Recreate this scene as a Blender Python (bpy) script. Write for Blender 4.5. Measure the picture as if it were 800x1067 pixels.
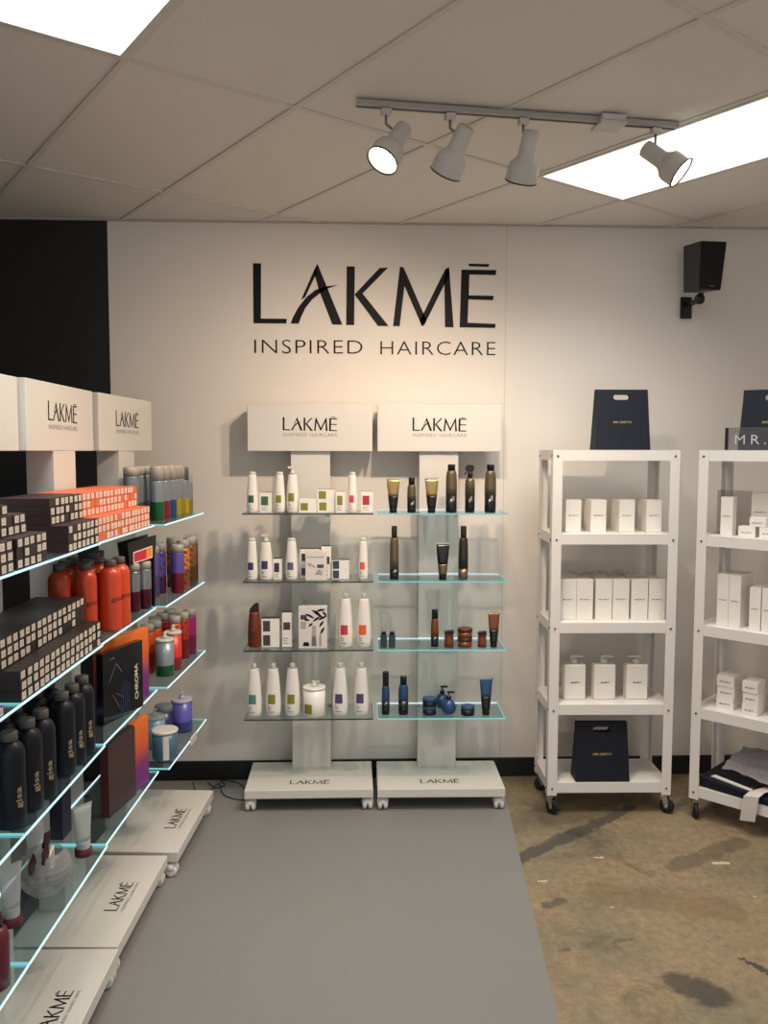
import bpy, bmesh, math, random
from math import sin, cos, pi, radians, tan, atan2, hypot
from mathutils import Matrix, Vector
random.seed(7)
for o in list(bpy.data.objects): bpy.data.objects.remove(o)
sc = bpy.context.scene
COL = sc.collection

# ------------------------------------------------------------------ camera
F, PITCH, ROLL, YAW, EYE = 864.39, 0.0740476, 0.00253556, 0.0382655, 1.84
cam_d = bpy.data.cameras.new('camera'); cam = bpy.data.objects.new('camera', cam_d); COL.objects.link(cam)
cam_d.sensor_fit = 'HORIZONTAL'; cam_d.sensor_width = 36; cam_d.lens = 36 * F / 800; cam_d.clip_start = .05
_f = Vector((sin(YAW) * cos(PITCH), cos(YAW) * cos(PITCH), -sin(PITCH)))
_r = Vector((cos(YAW), -sin(YAW), 0)); _u = _r.cross(_f)
_r, _u = cos(ROLL) * _r + sin(ROLL) * _u, -sin(ROLL) * _r + cos(ROLL) * _u
cam.matrix_world = Matrix(((_r.x, _u.x, -_f.x, 0), (_r.y, _u.y, -_f.y, 0), (_r.z, _u.z, -_f.z, EYE), (0, 0, 0, 1)))
sc.camera = cam

# ------------------------------------------------------------------ world, exposure
w = bpy.data.worlds.new('world'); sc.world = w; w.use_nodes = True
w.node_tree.nodes['Background'].inputs[0].default_value = (.9, .92, 1, 1)
w.node_tree.nodes['Background'].inputs[1].default_value = 1.0
sc.view_settings.view_transform = 'Standard'; sc.view_settings.look = 'None'
sc.view_settings.gamma = 1; sc.view_settings.use_curve_mapping = False
sc.view_settings.exposure = 0.05
sc.cycles.use_denoising = True
sc.cycles.max_bounces = 10; sc.cycles.transparent_max_bounces = 24
sc.cycles.sample_clamp_indirect = 4

PANEL_E = 2.2         # ceiling troffers
PANEL_W = 13         # light each troffer throws down
SPOT_W = 64          # track lamps
EDGE_E = 1.5         # led-lit glass edges
HZ = 3.0577          # ceiling height
WY = 4.558           # back wall
LX0, RX1, BY0 = -2.45, 3.3, -2.6

# ------------------------------------------------------------------ materials
def lin(c):
    return tuple(((v / 255) / 12.92 if v / 255 <= .04045 else ((v / 255 + .055) / 1.055) ** 2.4) for v in c) + (1,)
MATS = {}
def mat(name, rgb, rough=.5, metal=0, spec=.5, var=.06, scale=40, trans=0, coat=0, bump=0, emit=None, es=0, alpha=None):
    if name in MATS: return MATS[name]
    m = bpy.data.materials.new(name); m.use_nodes = True; nt = m.node_tree; p = nt.nodes['Principled BSDF']
    c = lin(rgb)
    n = nt.nodes.new('ShaderNodeTexNoise'); n.inputs['Scale'].default_value = scale; n.inputs['Detail'].default_value = 4
    tc = nt.nodes.new('ShaderNodeTexCoord'); nt.links.new(tc.outputs['Object'], n.inputs['Vector'])
    mx = nt.nodes.new('ShaderNodeMix'); mx.data_type = 'RGBA'
    mx.inputs[6].default_value = tuple(v * (1 - var) for v in c[:3]) + (1,)
    mx.inputs[7].default_value = tuple(min(1, v * (1 + var)) for v in c[:3]) + (1,)
    nt.links.new(n.outputs['Fac'], mx.inputs[0]); nt.links.new(mx.outputs[2], p.inputs['Base Color'])
    p.inputs['Roughness'].default_value = rough; p.inputs['Metallic'].default_value = metal
    p.inputs['Specular IOR Level'].default_value = spec
    p.inputs['Transmission Weight'].default_value = trans; p.inputs['Coat Weight'].default_value = coat
    if bump:
        b = nt.nodes.new('ShaderNodeBump'); b.inputs['Strength'].default_value = bump; b.inputs['Distance'].default_value = .002
        nt.links.new(n.outputs['Fac'], b.inputs['Height']); nt.links.new(b.outputs[0], p.inputs['Normal'])
    if emit: p.inputs['Emission Color'].default_value = lin(emit); p.inputs['Emission Strength'].default_value = es
    MATS[name] = m; return m
def clear(name, tint=(235, 245, 243), gloss=.5, rough=.03, mixw=None):
    """thin clear sheet: tinted transparency with a Fresnel reflection"""
    if name in MATS: return MATS[name]
    m = bpy.data.materials.new(name); m.use_nodes = True; nt = m.node_tree; nt.nodes.remove(nt.nodes['Principled BSDF'])
    out = nt.nodes['Material Output']
    t = nt.nodes.new('ShaderNodeBsdfTransparent'); t.inputs[0].default_value = lin(tint)
    g = nt.nodes.new('ShaderNodeBsdfGlossy'); g.inputs['Roughness'].default_value = rough
    fr = nt.nodes.new('ShaderNodeFresnel'); geo = nt.nodes.new('ShaderNodeNewGeometry')
    io = nt.nodes.new('ShaderNodeMath'); io.operation = 'MULTIPLY_ADD'; io.inputs[1].default_value = 1 / 1.45 - 1.45; io.inputs[2].default_value = 1.45
    nt.links.new(geo.outputs['Backfacing'], io.inputs[0]); nt.links.new(io.outputs[0], fr.inputs[0])
    mx = nt.nodes.new('ShaderNodeMixShader'); nt.links.new(fr.outputs[0], mx.inputs[0])
    nt.links.new(t.outputs[0], mx.inputs[1]); nt.links.new(g.outputs[0], mx.inputs[2])
    last = mx
    if mixw:
        d = nt.nodes.new('ShaderNodeBsdfDiffuse'); d.inputs[0].default_value = lin(mixw[0])
        m2 = nt.nodes.new('ShaderNodeMixShader'); m2.inputs[0].default_value = mixw[1]
        nt.links.new(mx.outputs[0], m2.inputs[1]); nt.links.new(d.outputs[0], m2.inputs[2]); last = m2
    nt.links.new(last.outputs[0], out.inputs[0]); MATS[name] = m; return m
def glow(name, rgb, s):
    if name in MATS: return MATS[name]
    m = bpy.data.materials.new(name); m.use_nodes = True; nt = m.node_tree; nt.nodes.remove(nt.nodes['Principled BSDF'])
    e = nt.nodes.new('ShaderNodeEmission'); e.inputs[0].default_value = lin(rgb); e.inputs[1].default_value = s
    nt.links.new(e.outputs[0], nt.nodes['Material Output'].inputs[0]); MATS[name] = m; return m
def band(name, stops, rough=.4, metal=0, scale=30, spots=None):
    """colour bands along the object's height (generated z): stops = [(pos, rgb)]"""
    if name in MATS: return MATS[name]
    m = bpy.data.materials.new(name); m.use_nodes = True; nt = m.node_tree; p = nt.nodes['Principled BSDF']
    tc = nt.nodes.new('ShaderNodeTexCoord'); sp = nt.nodes.new('ShaderNodeSeparateXYZ'); nt.links.new(tc.outputs['Generated'], sp.inputs[0])
    r = nt.nodes.new('ShaderNodeValToRGB'); cr = r.color_ramp
    smooth = spots == 'smooth'
    cr.interpolation = 'LINEAR' if smooth else 'CONSTANT'
    cr.elements[0].position = stops[0][0]; cr.elements[0].color = lin(stops[0][1])
    cr.elements[1].position = stops[1][0]; cr.elements[1].color = lin(stops[1][1])
    for q, c in stops[2:]:
        e = cr.elements.new(q); e.color = lin(c)
    nt.links.new(sp.outputs[2], r.inputs[0])
    src = r.outputs[0]
    if spots and not smooth:
        v = nt.nodes.new('ShaderNodeTexNoise'); v.inputs['Scale'].default_value = 110; nt.links.new(tc.outputs['Object'], v.inputs['Vector'])
        cr2 = nt.nodes.new('ShaderNodeValToRGB'); cr2.color_ramp.elements[0].position = .5; cr2.color_ramp.elements[1].position = .56
        nt.links.new(v.outputs['Fac'], cr2.inputs[0])
        mx = nt.nodes.new('ShaderNodeMix'); mx.data_type = 'RGBA'; nt.links.new(cr2.outputs[0], mx.inputs[0])
        nt.links.new(src, mx.inputs[6]); mx.inputs[7].default_value = lin(spots); src = mx.outputs[2]
    nt.links.new(src, p.inputs['Base Color']); p.inputs['Roughness'].default_value = rough; p.inputs['Metallic'].default_value = metal
    MATS[name] = m; return m

WHITE = mat('white_lacquer', (214, 210, 202), .35, var=.01)
WALLM = mat('wall_white_paint', (224, 217, 208), .62, var=.015, scale=3, bump=.02)
BLACKW = mat('wall_black_paint', (22, 22, 20), .5, var=.1, scale=3)
BLACK = mat('black_plastic', (16, 16, 17), .4)
INK = mat('black_vinyl', (12, 11, 11), .55, var=.02, spec=.2)
GREYINK = mat('grey_print', (110, 106, 104), .6)
RUBBER = mat('black_rubber', (18, 18, 19), .6)
CHROME = mat('chrome', (200, 200, 200), .2, metal=1)
RACKW = mat('rack_white_powdercoat', (228, 224, 218), .4, var=.01)
CARD = mat('white_carton', (236, 232, 224), .55, var=.015)
BOT = mat('white_bottle', (236, 231, 222), .35, var=.01)
CLR = clear('clear_plastic', (225, 232, 232), mixw=((235, 235, 230), .22))
GLASS = clear('shelf_glass', (240, 246, 245))
GLASSB = clear('lit_shelf_glass', (226, 238, 240), mixw=((190, 205, 210), .03))
EDGED = mat('glass_edge_dark', (50, 62, 60), .2, var=.05)
EDGEL = glow('glass_edge_lit', (206, 240, 246), EDGE_E * .85)
EDGEC = glow('glass_edge_cyan', (140, 226, 226), EDGE_E * .5)
EDGEW = glow('glass_edge_white', (226, 244, 255), EDGE_E)
NAVY = mat('navy_card', (21, 25, 37), .6, var=.06, spec=.25)
GOLD = mat('gold_foil', (196, 170, 110), .35, metal=.6)

# ------------------------------------------------------------------ mesh helpers
def NB(): return bmesh.new()
def bx(bm, x0, x1, y0, y1, z0, z1, mi=0, bev=0):
    vs = [bm.verts.new(p) for p in ((x0, y0, z0), (x1, y0, z0), (x1, y1, z0), (x0, y1, z0), (x0, y0, z1), (x1, y0, z1), (x1, y1, z1), (x0, y1, z1))]
    fs = [bm.faces.new([vs[i] for i in q]) for q in ((0, 3, 2, 1), (4, 5, 6, 7), (0, 1, 5, 4), (1, 2, 6, 5), (2, 3, 7, 6), (3, 0, 4, 7))]
    for f in fs: f.material_index = mi
    if bev:
        es = {e for f in fs for e in f.edges}
        r = bmesh.ops.bevel(bm, geom=list(es), offset=bev, segments=2, affect='EDGES', profile=.5)
        for f in r['faces']: f.material_index = mi
    return fs
def lathe(bm, prof, seg=24, sx=1, sy=1, M=None, mi=0, caps=True):
    rings = []
    for r, z in prof:
        rings.append([bm.verts.new((r * sx * cos(2 * pi * k / seg), r * sy * sin(2 * pi * k / seg), z)) for k in range(seg)])
    fs = []
    for a, b in zip(rings, rings[1:]):
        for k in range(seg):
            fs.append(bm.faces.new((a[k], a[(k + 1) % seg], b[(k + 1) % seg], b[k])))
    for f in fs: f.smooth = True
    if caps:
        fs.append(bm.faces.new(rings[0][::-1])); fs.append(bm.faces.new(rings[-1]))
    for f in fs: f.material_index = mi
    if M is not None:
        bmesh.ops.transform(bm, matrix=M, verts=[v for r in rings for v in r])
    return fs
def prism(bm, pts, y0, y1, mi=0):
    """polygon in x,z extruded along y"""
    a = [bm.verts.new((x, y0, z)) for x, z in pts]; b = [bm.verts.new((x, y1, z)) for x, z in pts]
    n = len(pts); fs = [bm.faces.new(a), bm.faces.new(b[::-1])]
    for k in range(n): fs.append(bm.faces.new((a[k], b[k], b[(k + 1) % n], a[(k + 1) % n])))
    for f in fs: f.material_index = mi
    return fs
def tube(bm, pts, r, seg=8, mi=0, rs=None):
    pts = [Vector(p) for p in pts]; rings = []
    for i, p in enumerate(pts):
        d = (pts[min(i + 1, len(pts) - 1)] - pts[max(i - 1, 0)]).normalized()
        a = d.orthogonal().normalized() if i == 0 else (rings_a - d * rings_a.dot(d)).normalized()
        rings_a = a; b = d.cross(a); rr = rs[i] if rs else r
        rings.append([bm.verts.new(p + rr * (cos(2 * pi * k / seg) * a + sin(2 * pi * k / seg) * b)) for k in range(seg)])
    for a, b in zip(rings, rings[1:]):
        for k in range(seg):
            f = bm.faces.new((a[k], a[(k + 1) % seg], b[(k + 1) % seg], b[k])); f.smooth = True; f.material_index = mi
    for rg in (rings[0][::-1], rings[-1]):
        f = bm.faces.new(rg); f.material_index = mi
def patch(bm, r0, z0, r1, z1, a0, a1, sx=1, sy=1, n=8, off=.0006, mi=0):
    """curved label on the -y side; angles in degrees around -y"""
    lo, hi = [], []
    for k in range(n + 1):
        a = radians(-90 + a0 + (a1 - a0) * k / n)
        lo.append(bm.verts.new(((r0 * sx + off) * cos(a), (r0 * sy + off) * sin(a), z0)))
        hi.append(bm.verts.new(((r1 * sx + off) * cos(a), (r1 * sy + off) * sin(a), z1)))
    for k in range(n):
        f = bm.faces.new((lo[k], lo[k + 1], hi[k + 1], hi[k])); f.smooth = True; f.material_index = mi
def link(name, bm, mats, parent=None, loc=(0, 0, 0), rz=0, fixn=True):
    if fixn: bmesh.ops.recalc_face_normals(bm, faces=bm.faces)
    me = bpy.data.meshes.new(name); bm.to_mesh(me); bm.free()
    for m in (mats if isinstance(mats, (list, tuple)) else [mats]): me.materials.append(m)
    o = bpy.data.objects.new(name, me); COL.objects.link(o); o.location = loc; o.rotation_euler.z = rz
    if parent: o.parent = parent
    return o
def struct(name, bm, mats, **k):
    o = link(name, bm, mats, **k); o['kind'] = 'structure'; return o
def tag(o, label, cat, group=None, kind=None):
    o['label'] = label; o['category'] = cat
    if group: o['group'] = group
    if kind: o['kind'] = kind
    return o
def empty(name, label=None, cat=None, loc=(0, 0, 0), rz=0, group=None):
    o = bpy.data.objects.new(name, None); COL.objects.link(o); o.location = loc; o.rotation_euler.z = rz; o.empty_display_size = .02
    if label: tag(o, label, cat, group)
    return o
KIDS = {}
def copy_tree(o, parent=None):
    c = o.copy(); COL.objects.link(c)
    if parent: c.parent = parent
    for ch in [x for x in bpy.data.objects if x.parent == o and x != c]: copy_tree(ch, c)
    return c
def put(o, loc, rz=0, label=None, cat=None, group=None):
    o.location = loc; o.rotation_euler.z = rz
    if label: o['label'] = label
    if cat: o['category'] = cat
    if group: o['group'] = group
    return o

# ------------------------------------------------------------------ lettering
LOGO = [
 [(38, 46), (62, 46), (60, 207), (137, 207), (135, 221), (38, 221)],
 [(228, 45), (212, 78), (179, 152), (191, 144), (224, 76)],
 [(217, 68), (228, 45), (302, 223), (272, 223), (244, 152), (233, 124)],
 [(148, 221), (156, 200), (172, 172), (195, 143), (222, 122), (250, 111), (290, 107), (262, 116), (236, 131), (212, 150), (192, 175), (180, 200), (172, 221)],
 [(315, 52), (339, 52), (337, 224), (313, 224)],
 [(412, 56), (438, 54), (362, 131), (440, 226), (408, 226), (338, 134)],
 [(473, 52), (483, 52), (494, 75), (552, 205), (540, 226), (487, 108), (473, 226), (453, 226)],
 [(540, 226), (533, 210), (609, 56), (619, 52), (622, 70), (548, 220)],
 [(611, 56), (620, 52), (635, 228), (609, 228), (606, 90)],
 [(657, 58), (762, 58), (760, 73), (681, 72), (680, 133), (755, 134), (753, 147), (679, 145), (677, 214), (762, 217), (760, 229), (653, 228)],
 [(678, 40), (741, 41), (738, 49), (679, 48)]]
def logo_bm(width, thick=.001, wob=0):
    bm = NB(); s = width / 724
    for pl in LOGO:
        prism(bm, [((x - 400) * s, (225 - y) * s) for x, y in pl], -thick, 0)
    return bm
TXT = {}
def text_mesh(s, bold=0, space=1.0):
    k = (s, bold, space)
    if k not in TXT:
        cu = bpy.data.curves.new('txt', 'FONT'); cu.body = s; cu.size = 1; cu.offset = bold; cu.space_character = space; cu.resolution_u = 3
        o = bpy.data.objects.new('txt', cu); COL.objects.link(o)
        dg = bpy.context.evaluated_depsgraph_get(); dg.update()
        me = bpy.data.meshes.new_from_object(o.evaluated_get(dg))
        TXT[k] = ([tuple(v.co) for v in me.vertices], [tuple(p.vertices) for p in me.polygons])
        bpy.data.objects.remove(o); bpy.data.meshes.remove(me)
    return TXT[k]
def text_bm(s, width, height=None, bold=0, space=1.0, y=-.0008, flat=False, center=True):
    V, Fc = text_mesh(s, bold, space); bm = NB()
    xs = [v[0] for v in V]; ys = [v[1] for v in V]; sw = width / (max(xs) - min(xs)); sh = sw if height is None else height / (max(ys) - min(ys))
    x0 = (max(xs) + min(xs)) / 2 if center else min(xs); y0 = min(ys)
    vs = [bm.verts.new(((v[0] - x0) * sw, y, (v[1] - y0) * sh)) for v in V]
    for f in Fc:
        try: bm.faces.new([vs[i] for i in f])
        except ValueError: pass
    return bm
FLAT = Matrix.Rotation(radians(-90), 4, 'X')
def lay(bm, M=FLAT):
    bmesh.ops.transform(bm, matrix=M, verts=bm.verts); return bm

# ------------------------------------------------------------------ structure
bm = NB()
def quad(bm, pts, mi=0):
    f = bm.faces.new([bm.verts.new(p) for p in pts]); f.material_index = mi
bx(bm, -1.3, RX1, WY, WY + .1, 0, HZ + .1, 0)
bx(bm, LX0, -1.3, WY, WY + .1, 0, HZ + .1, 1)
struct('wall_back', bm, [WALLM, BLACKW])
bm = NB(); bx(bm, .8335, .8365, WY - .0008, WY - .0002, .12, HZ); struct('trim_1', bm, mat('panel_seam', (196, 189, 180), .8))
bm = NB(); bx(bm, LX0 - .1, LX0, BY0, WY + .1, 0, HZ + .1); struct('wall_left', bm, BLACKW)
bm = NB(); bx(bm, RX1, RX1 + .1, BY0, WY + .1, 0, HZ + .1); struct('wall_right', bm, WALLM)
# front wall behind the camera left out so world light fills the room
bm = NB(); bx(bm, LX0, RX1, WY - .012, WY - .0005, 0, .108, bev=.002); struct('baseboard_back', bm, mat('baseboard_black', (20, 20, 21), .45, var=.1, scale=8))

def concrete():
    m = bpy.data.materials.new('stained_concrete'); m.use_nodes = True; nt = m.node_tree; p = nt.nodes['Principled BSDF']; N = nt.nodes.new; L = nt.links.new
    tc = N('ShaderNodeTexCoord')
    def noise(scale, detail=6, rough=.6, dist=0, vec=None):
        n = N('ShaderNodeTexNoise'); n.inputs['Scale'].default_value = scale; n.inputs['Detail'].default_value = detail
        n.inputs['Roughness'].default_value = rough; n.inputs['Distortion'].default_value = dist; L(vec or tc.outputs['Object'], n.inputs['Vector']); return n.outputs['Fac']
    def ramp(src, stops, interp='LINEAR'):
        r = N('ShaderNodeValToRGB'); r.color_ramp.interpolation = interp
        for i, (q, c) in enumerate(stops):
            e = r.color_ramp.elements[i] if i < 2 else r.color_ramp.elements.new(q)
            e.position = q; e.color = lin(c) if max(c) > 1 else tuple(c) + (1,)
        L(src, r.inputs[0]); return r.outputs[0]
    def mix(f, a, b, mode='MIX'):
        x = N('ShaderNodeMix'); x.data_type = 'RGBA'; x.blend_type = mode
        for s, v in ((0, f), (6, a), (7, b)):
            if hasattr(v, 'links'): L(v, x.inputs[s])
            elif s == 0: x.inputs[s].default_value = v
            else: x.inputs[s].default_value = lin(v)
        return x.outputs[2]
    def math_(op, a, b=0, c=None):
        x = N('ShaderNodeMath'); x.operation = op
        for i, v in enumerate((a, b, c)):
            if v is None: continue
            if hasattr(v, 'links'): L(v, x.inputs[i])
            else: x.inputs[i].default_value = v
        return x.outputs[0]
    base = ramp(noise(1.6, 7, .62, .4), [(.32, (118, 106, 86)), (.44, (146, 134, 108)), (.55, (166, 144, 114)), (.7, (158, 148, 126))])
    fine = ramp(noise(26, 8, .75), [(.3, (118, 108, 92)), (.7, (255, 255, 255))])
    c = mix(.55, base, fine, 'MULTIPLY')
    dark = ramp(noise(3.1, 6, .7, .8), [(.56, (0, 0, 0)), (.68, (1, 1, 1))])
    c = mix(math_('MULTIPLY', dark, .62), c, (84, 74, 58))
    sp = N('ShaderNodeSeparateXYZ'); L(tc.outputs['Object'], sp.inputs[0]); X, Y = sp.outputs[0], sp.outputs[1]
    wob = math_('MULTIPLY_ADD', noise(9, 5, .7), .16, -.08); wob2 = math_('MULTIPLY_ADD', noise(38, 4, .7), .05, -.025)
    def seg(ax, ay, bx_, by_, wd):
        l = hypot(bx_ - ax, by_ - ay); ux, uy = (bx_ - ax) / l, (by_ - ay) / l
        dx, dy = math_('SUBTRACT', X, ax), math_('SUBTRACT', Y, ay)
        t = math_('MINIMUM', math_('MAXIMUM', math_('ADD', math_('MULTIPLY', dx, ux), math_('MULTIPLY', dy, uy)), 0), l)
        qx, qy = math_('SUBTRACT', dx, math_('MULTIPLY', t, ux)), math_('SUBTRACT', dy, math_('MULTIPLY', t, uy))
        d = math_('SQRT', math_('ADD', math_('MULTIPLY', qx, qx), math_('MULTIPLY', qy, qy)))
        d = math_('ADD', math_('ADD', d, wob2), math_('MULTIPLY', wob, .6))
        r = N('ShaderNodeMapRange'); r.interpolation_type = 'SMOOTHSTEP'; L(d, r.inputs[0])
        r.inputs[1].default_value = wd; r.inputs[2].default_value = wd * .6; r.inputs[3].default_value = 0; r.inputs[4].default_value = 1
        return r.outputs[0]
    for a, col, s in (((.70, 3.56, 1.08, 3.842, .05), (74, 70, 64), .85), ((1.08, 3.842, 1.43, 4.11, .045), (70, 66, 60), .8),
                      ((1.15, 2.70, 1.22, 2.64, .085), (62, 58, 52), .8), ((.79, 3.215, .86, 3.25, .03), (80, 76, 70), .7),
                      ((1.42, 3.50, 1.82, 3.72, .06), (78, 68, 54), .5), ((.74, 2.9, .80, 2.92, .015), (66, 60, 50), .6), ((.98, 2.95, 1.05, 2.97, .02), (88, 80, 68), .6),
                      ((1.42, 2.83, 1.5, 2.7, .018), (46, 42, 40), .8), ((1.0, 4.0, 1.3, 4.1, .09), (90, 80, 62), .5), ((1.05, 3.3, 1.5, 3.15, .10), (110, 84, 56), .35)):
        c = mix(math_('MULTIPLY', seg(*a), s), c, col)
    for a in ((1.045, 3.19, 1.05, 3.19, .010), (1.62, 3.53, 1.68, 3.53, .022), (1.5, 2.68, 1.52, 2.66, .016), (1.66, 3.25, 1.67, 3.25, .01), (1.1, 3.6, 1.14, 3.6, .012), (.8, 3.4, .83, 3.4, .012)):
        wob = .0; wob2 = math_('MULTIPLY_ADD', noise(75, 3, .6), .03, -.013)
        a = a[:4] + (a[4] * .75,); c = mix(seg(*a), c, (204, 188, 160))
    L(c, p.inputs['Base Color'])
    L(math_('MULTIPLY_ADD', noise(7, 6, .7), .35, .32), p.inputs['Roughness'])
    b = N('ShaderNodeBump'); b.inputs['Strength'].default_value = .25; b.inputs['Distance'].default_value = .004
    L(noise(30, 8, .7), b.inputs['Height']); L(b.outputs[0], p.inputs['Normal'])
    return m
bm = NB(); bx(bm, LX0 - .1, RX1 + .1, BY0 - .1, WY + .1, -.1, 0); struct('floor', bm, concrete())

TILE = mat('ceiling_tile', (230, 224, 216), .9, var=.04, scale=140, bump=.35)
TBAR = mat('ceiling_tbar', (218, 211, 202), .6, var=.03)
bm = NB(); bx(bm, LX0 - .1, RX1 + .1, BY0 - .1, WY + .1, HZ, HZ + .1); ceil = struct('ceiling', bm, TILE)
GA = radians(34.3); GU = Vector((cos(GA), sin(GA))); GV = Vector((-sin(GA), cos(GA))); GO = Vector((-.706, 2.712))
def gp(i, j): return GO + GU * (.6096 * (i - 1)) + GV * (1.2192 * (j - 1))
bm = NB()
def clipline(p, d):
    t0, t1 = -20, 20
    for a, lo, hi in ((0, LX0, RX1), (1, BY0, WY)):
        if abs(d[a]) > 1e-9:
            u, v = (lo - p[a]) / d[a], (hi - p[a]) / d[a]; t0 = max(t0, min(u, v)); t1 = min(t1, max(u, v))
    return (t0, t1) if t1 - t0 > .1 else None
def bar(p, d, z0, z1, hw):
    c = clipline(p, d)
    if not c: return
    n = Vector((-d.y, d.x)); A, B = p + d * c[0], p + d * c[1]
    q = [A + n * hw, A - n * hw, B - n * hw, B + n * hw]
    lo = [bm.verts.new((v.x, v.y, z0)) for v in q]; hi = [bm.verts.new((v.x, v.y, z1)) for v in q]
    bm.faces.new(lo); bm.faces.new(hi[::-1])
    for k in range(4): bm.faces.new((lo[k], lo[(k + 1) % 4], hi[(k + 1) % 4], hi[k]))
for i in range(-12, 14): bar(gp(i, 1), GV, HZ - .006, HZ - .0004, .011)
for j in range(-5, 7): bar(gp(1, j), GU, HZ - .0055, HZ - .0004, .011)
link('ceiling_grid', bm, TBAR, ceil)
bm = NB(); bx(bm, LX0, RX1, WY - .022, WY - .0005, HZ - .007, HZ - .0005); struct('trim_2', bm, mat('wall_angle', (186, 176, 164), .6))

# ceiling troffers --------------------------------------------------------------
DIFF = glow('troffer_diffuser', (255, 250, 240), PANEL_E)
def troffer(i, j, label):
    c = (gp(i, j) + gp(i + 1, j) + gp(i, j - 1) + gp(i + 1, j - 1)) / 4
    t = empty('ceiling_light', label, 'ceiling light', (c.x, c.y, HZ - .0065), GA, 'recessed fluorescent ceiling panels')
    a, b = .3048 - .012, .6096 - .012
    bm = NB()
    for x0, x1, y0, y1 in ((-a, a, -b, -b + .014), (-a, a, b - .014, b), (-a, -a + .014, -b + .014, b - .014), (a - .014, a, -b + .014, b - .014)):
        bx(bm, x0, x1, y0, y1, -.003, .006)
    link('frame', bm, WHITE, t)
    bm = NB(); bx(bm, -a + .0145, a - .0145, -b + .0145, b - .0145, -.0015, .0055); link('diffuser', bm, DIFF, t)
    ld = bpy.data.lights.new('panel', 'AREA'); ld.shape = 'RECTANGLE'; ld.size = .56; ld.size_y = 1.15; ld.energy = PANEL_W; ld.color = (.97, 1, .97); ld.spread = radians(125)
    lo_ = bpy.data.objects.new('panel_light', ld); COL.objects.link(lo_); lo_.parent = t; lo_.location = (0, 0, -.006)
troffer(4, 1, 'blown-out white ceiling panel behind the track lights at upper right')
troffer(0, 1, 'bright white ceiling panel in the top left corner of the ceiling')
troffer(2, -1, 'added unseen ceiling panel behind the camera for general light')  # extra panel out of view, added for general light

# floor mat ---------------------------------------------------------------------
bm = NB(); e = lambda y: .8 + (y - 4.097) * (.134 / 1.579)
pts = [(LX0 + .002, BY0 + .01), (e(BY0), BY0 + .01), (e(4.53), 4.53), (LX0 + .002, 4.53)]
lo = [bm.verts.new((x, y, .0002)) for x, y in pts]; hi = [bm.verts.new((x, y, .004)) for x, y in pts]
bm.faces.new(lo[::-1]); bm.faces.new(hi)
for k in range(4): bm.faces.new((lo[k], lo[(k + 1) % 4], hi[(k + 1) % 4], hi[k]))
tag(link('floor_mat', bm, mat('grey_vinyl', (132, 131, 129), .42, var=.03, scale=1.2, spec=.45)), 'smooth grey vinyl floor covering laid over the concrete between the displays', 'floor mat')
FL = .004

# wall logo -----------------------------------------------------------------------
t = empty('wall_logo', 'large black LAKMĒ INSPIRED HAIRCARE lettering high on the white wall', 'wall sign', (.1246, WY - .0005, 2.5145))
link('wordmark', logo_bm(1.313), INK, t)
link('tagline_word', text_bm('INSPIRED', .584, .073, bold=-.012, space=1.1), INK, t, (-.361, 0, -.152))
link('tagline_word', text_bm('HAIRCARE', .629, .073, bold=-.012, space=1.1), INK, t, (.342, 0, -.155))

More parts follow.
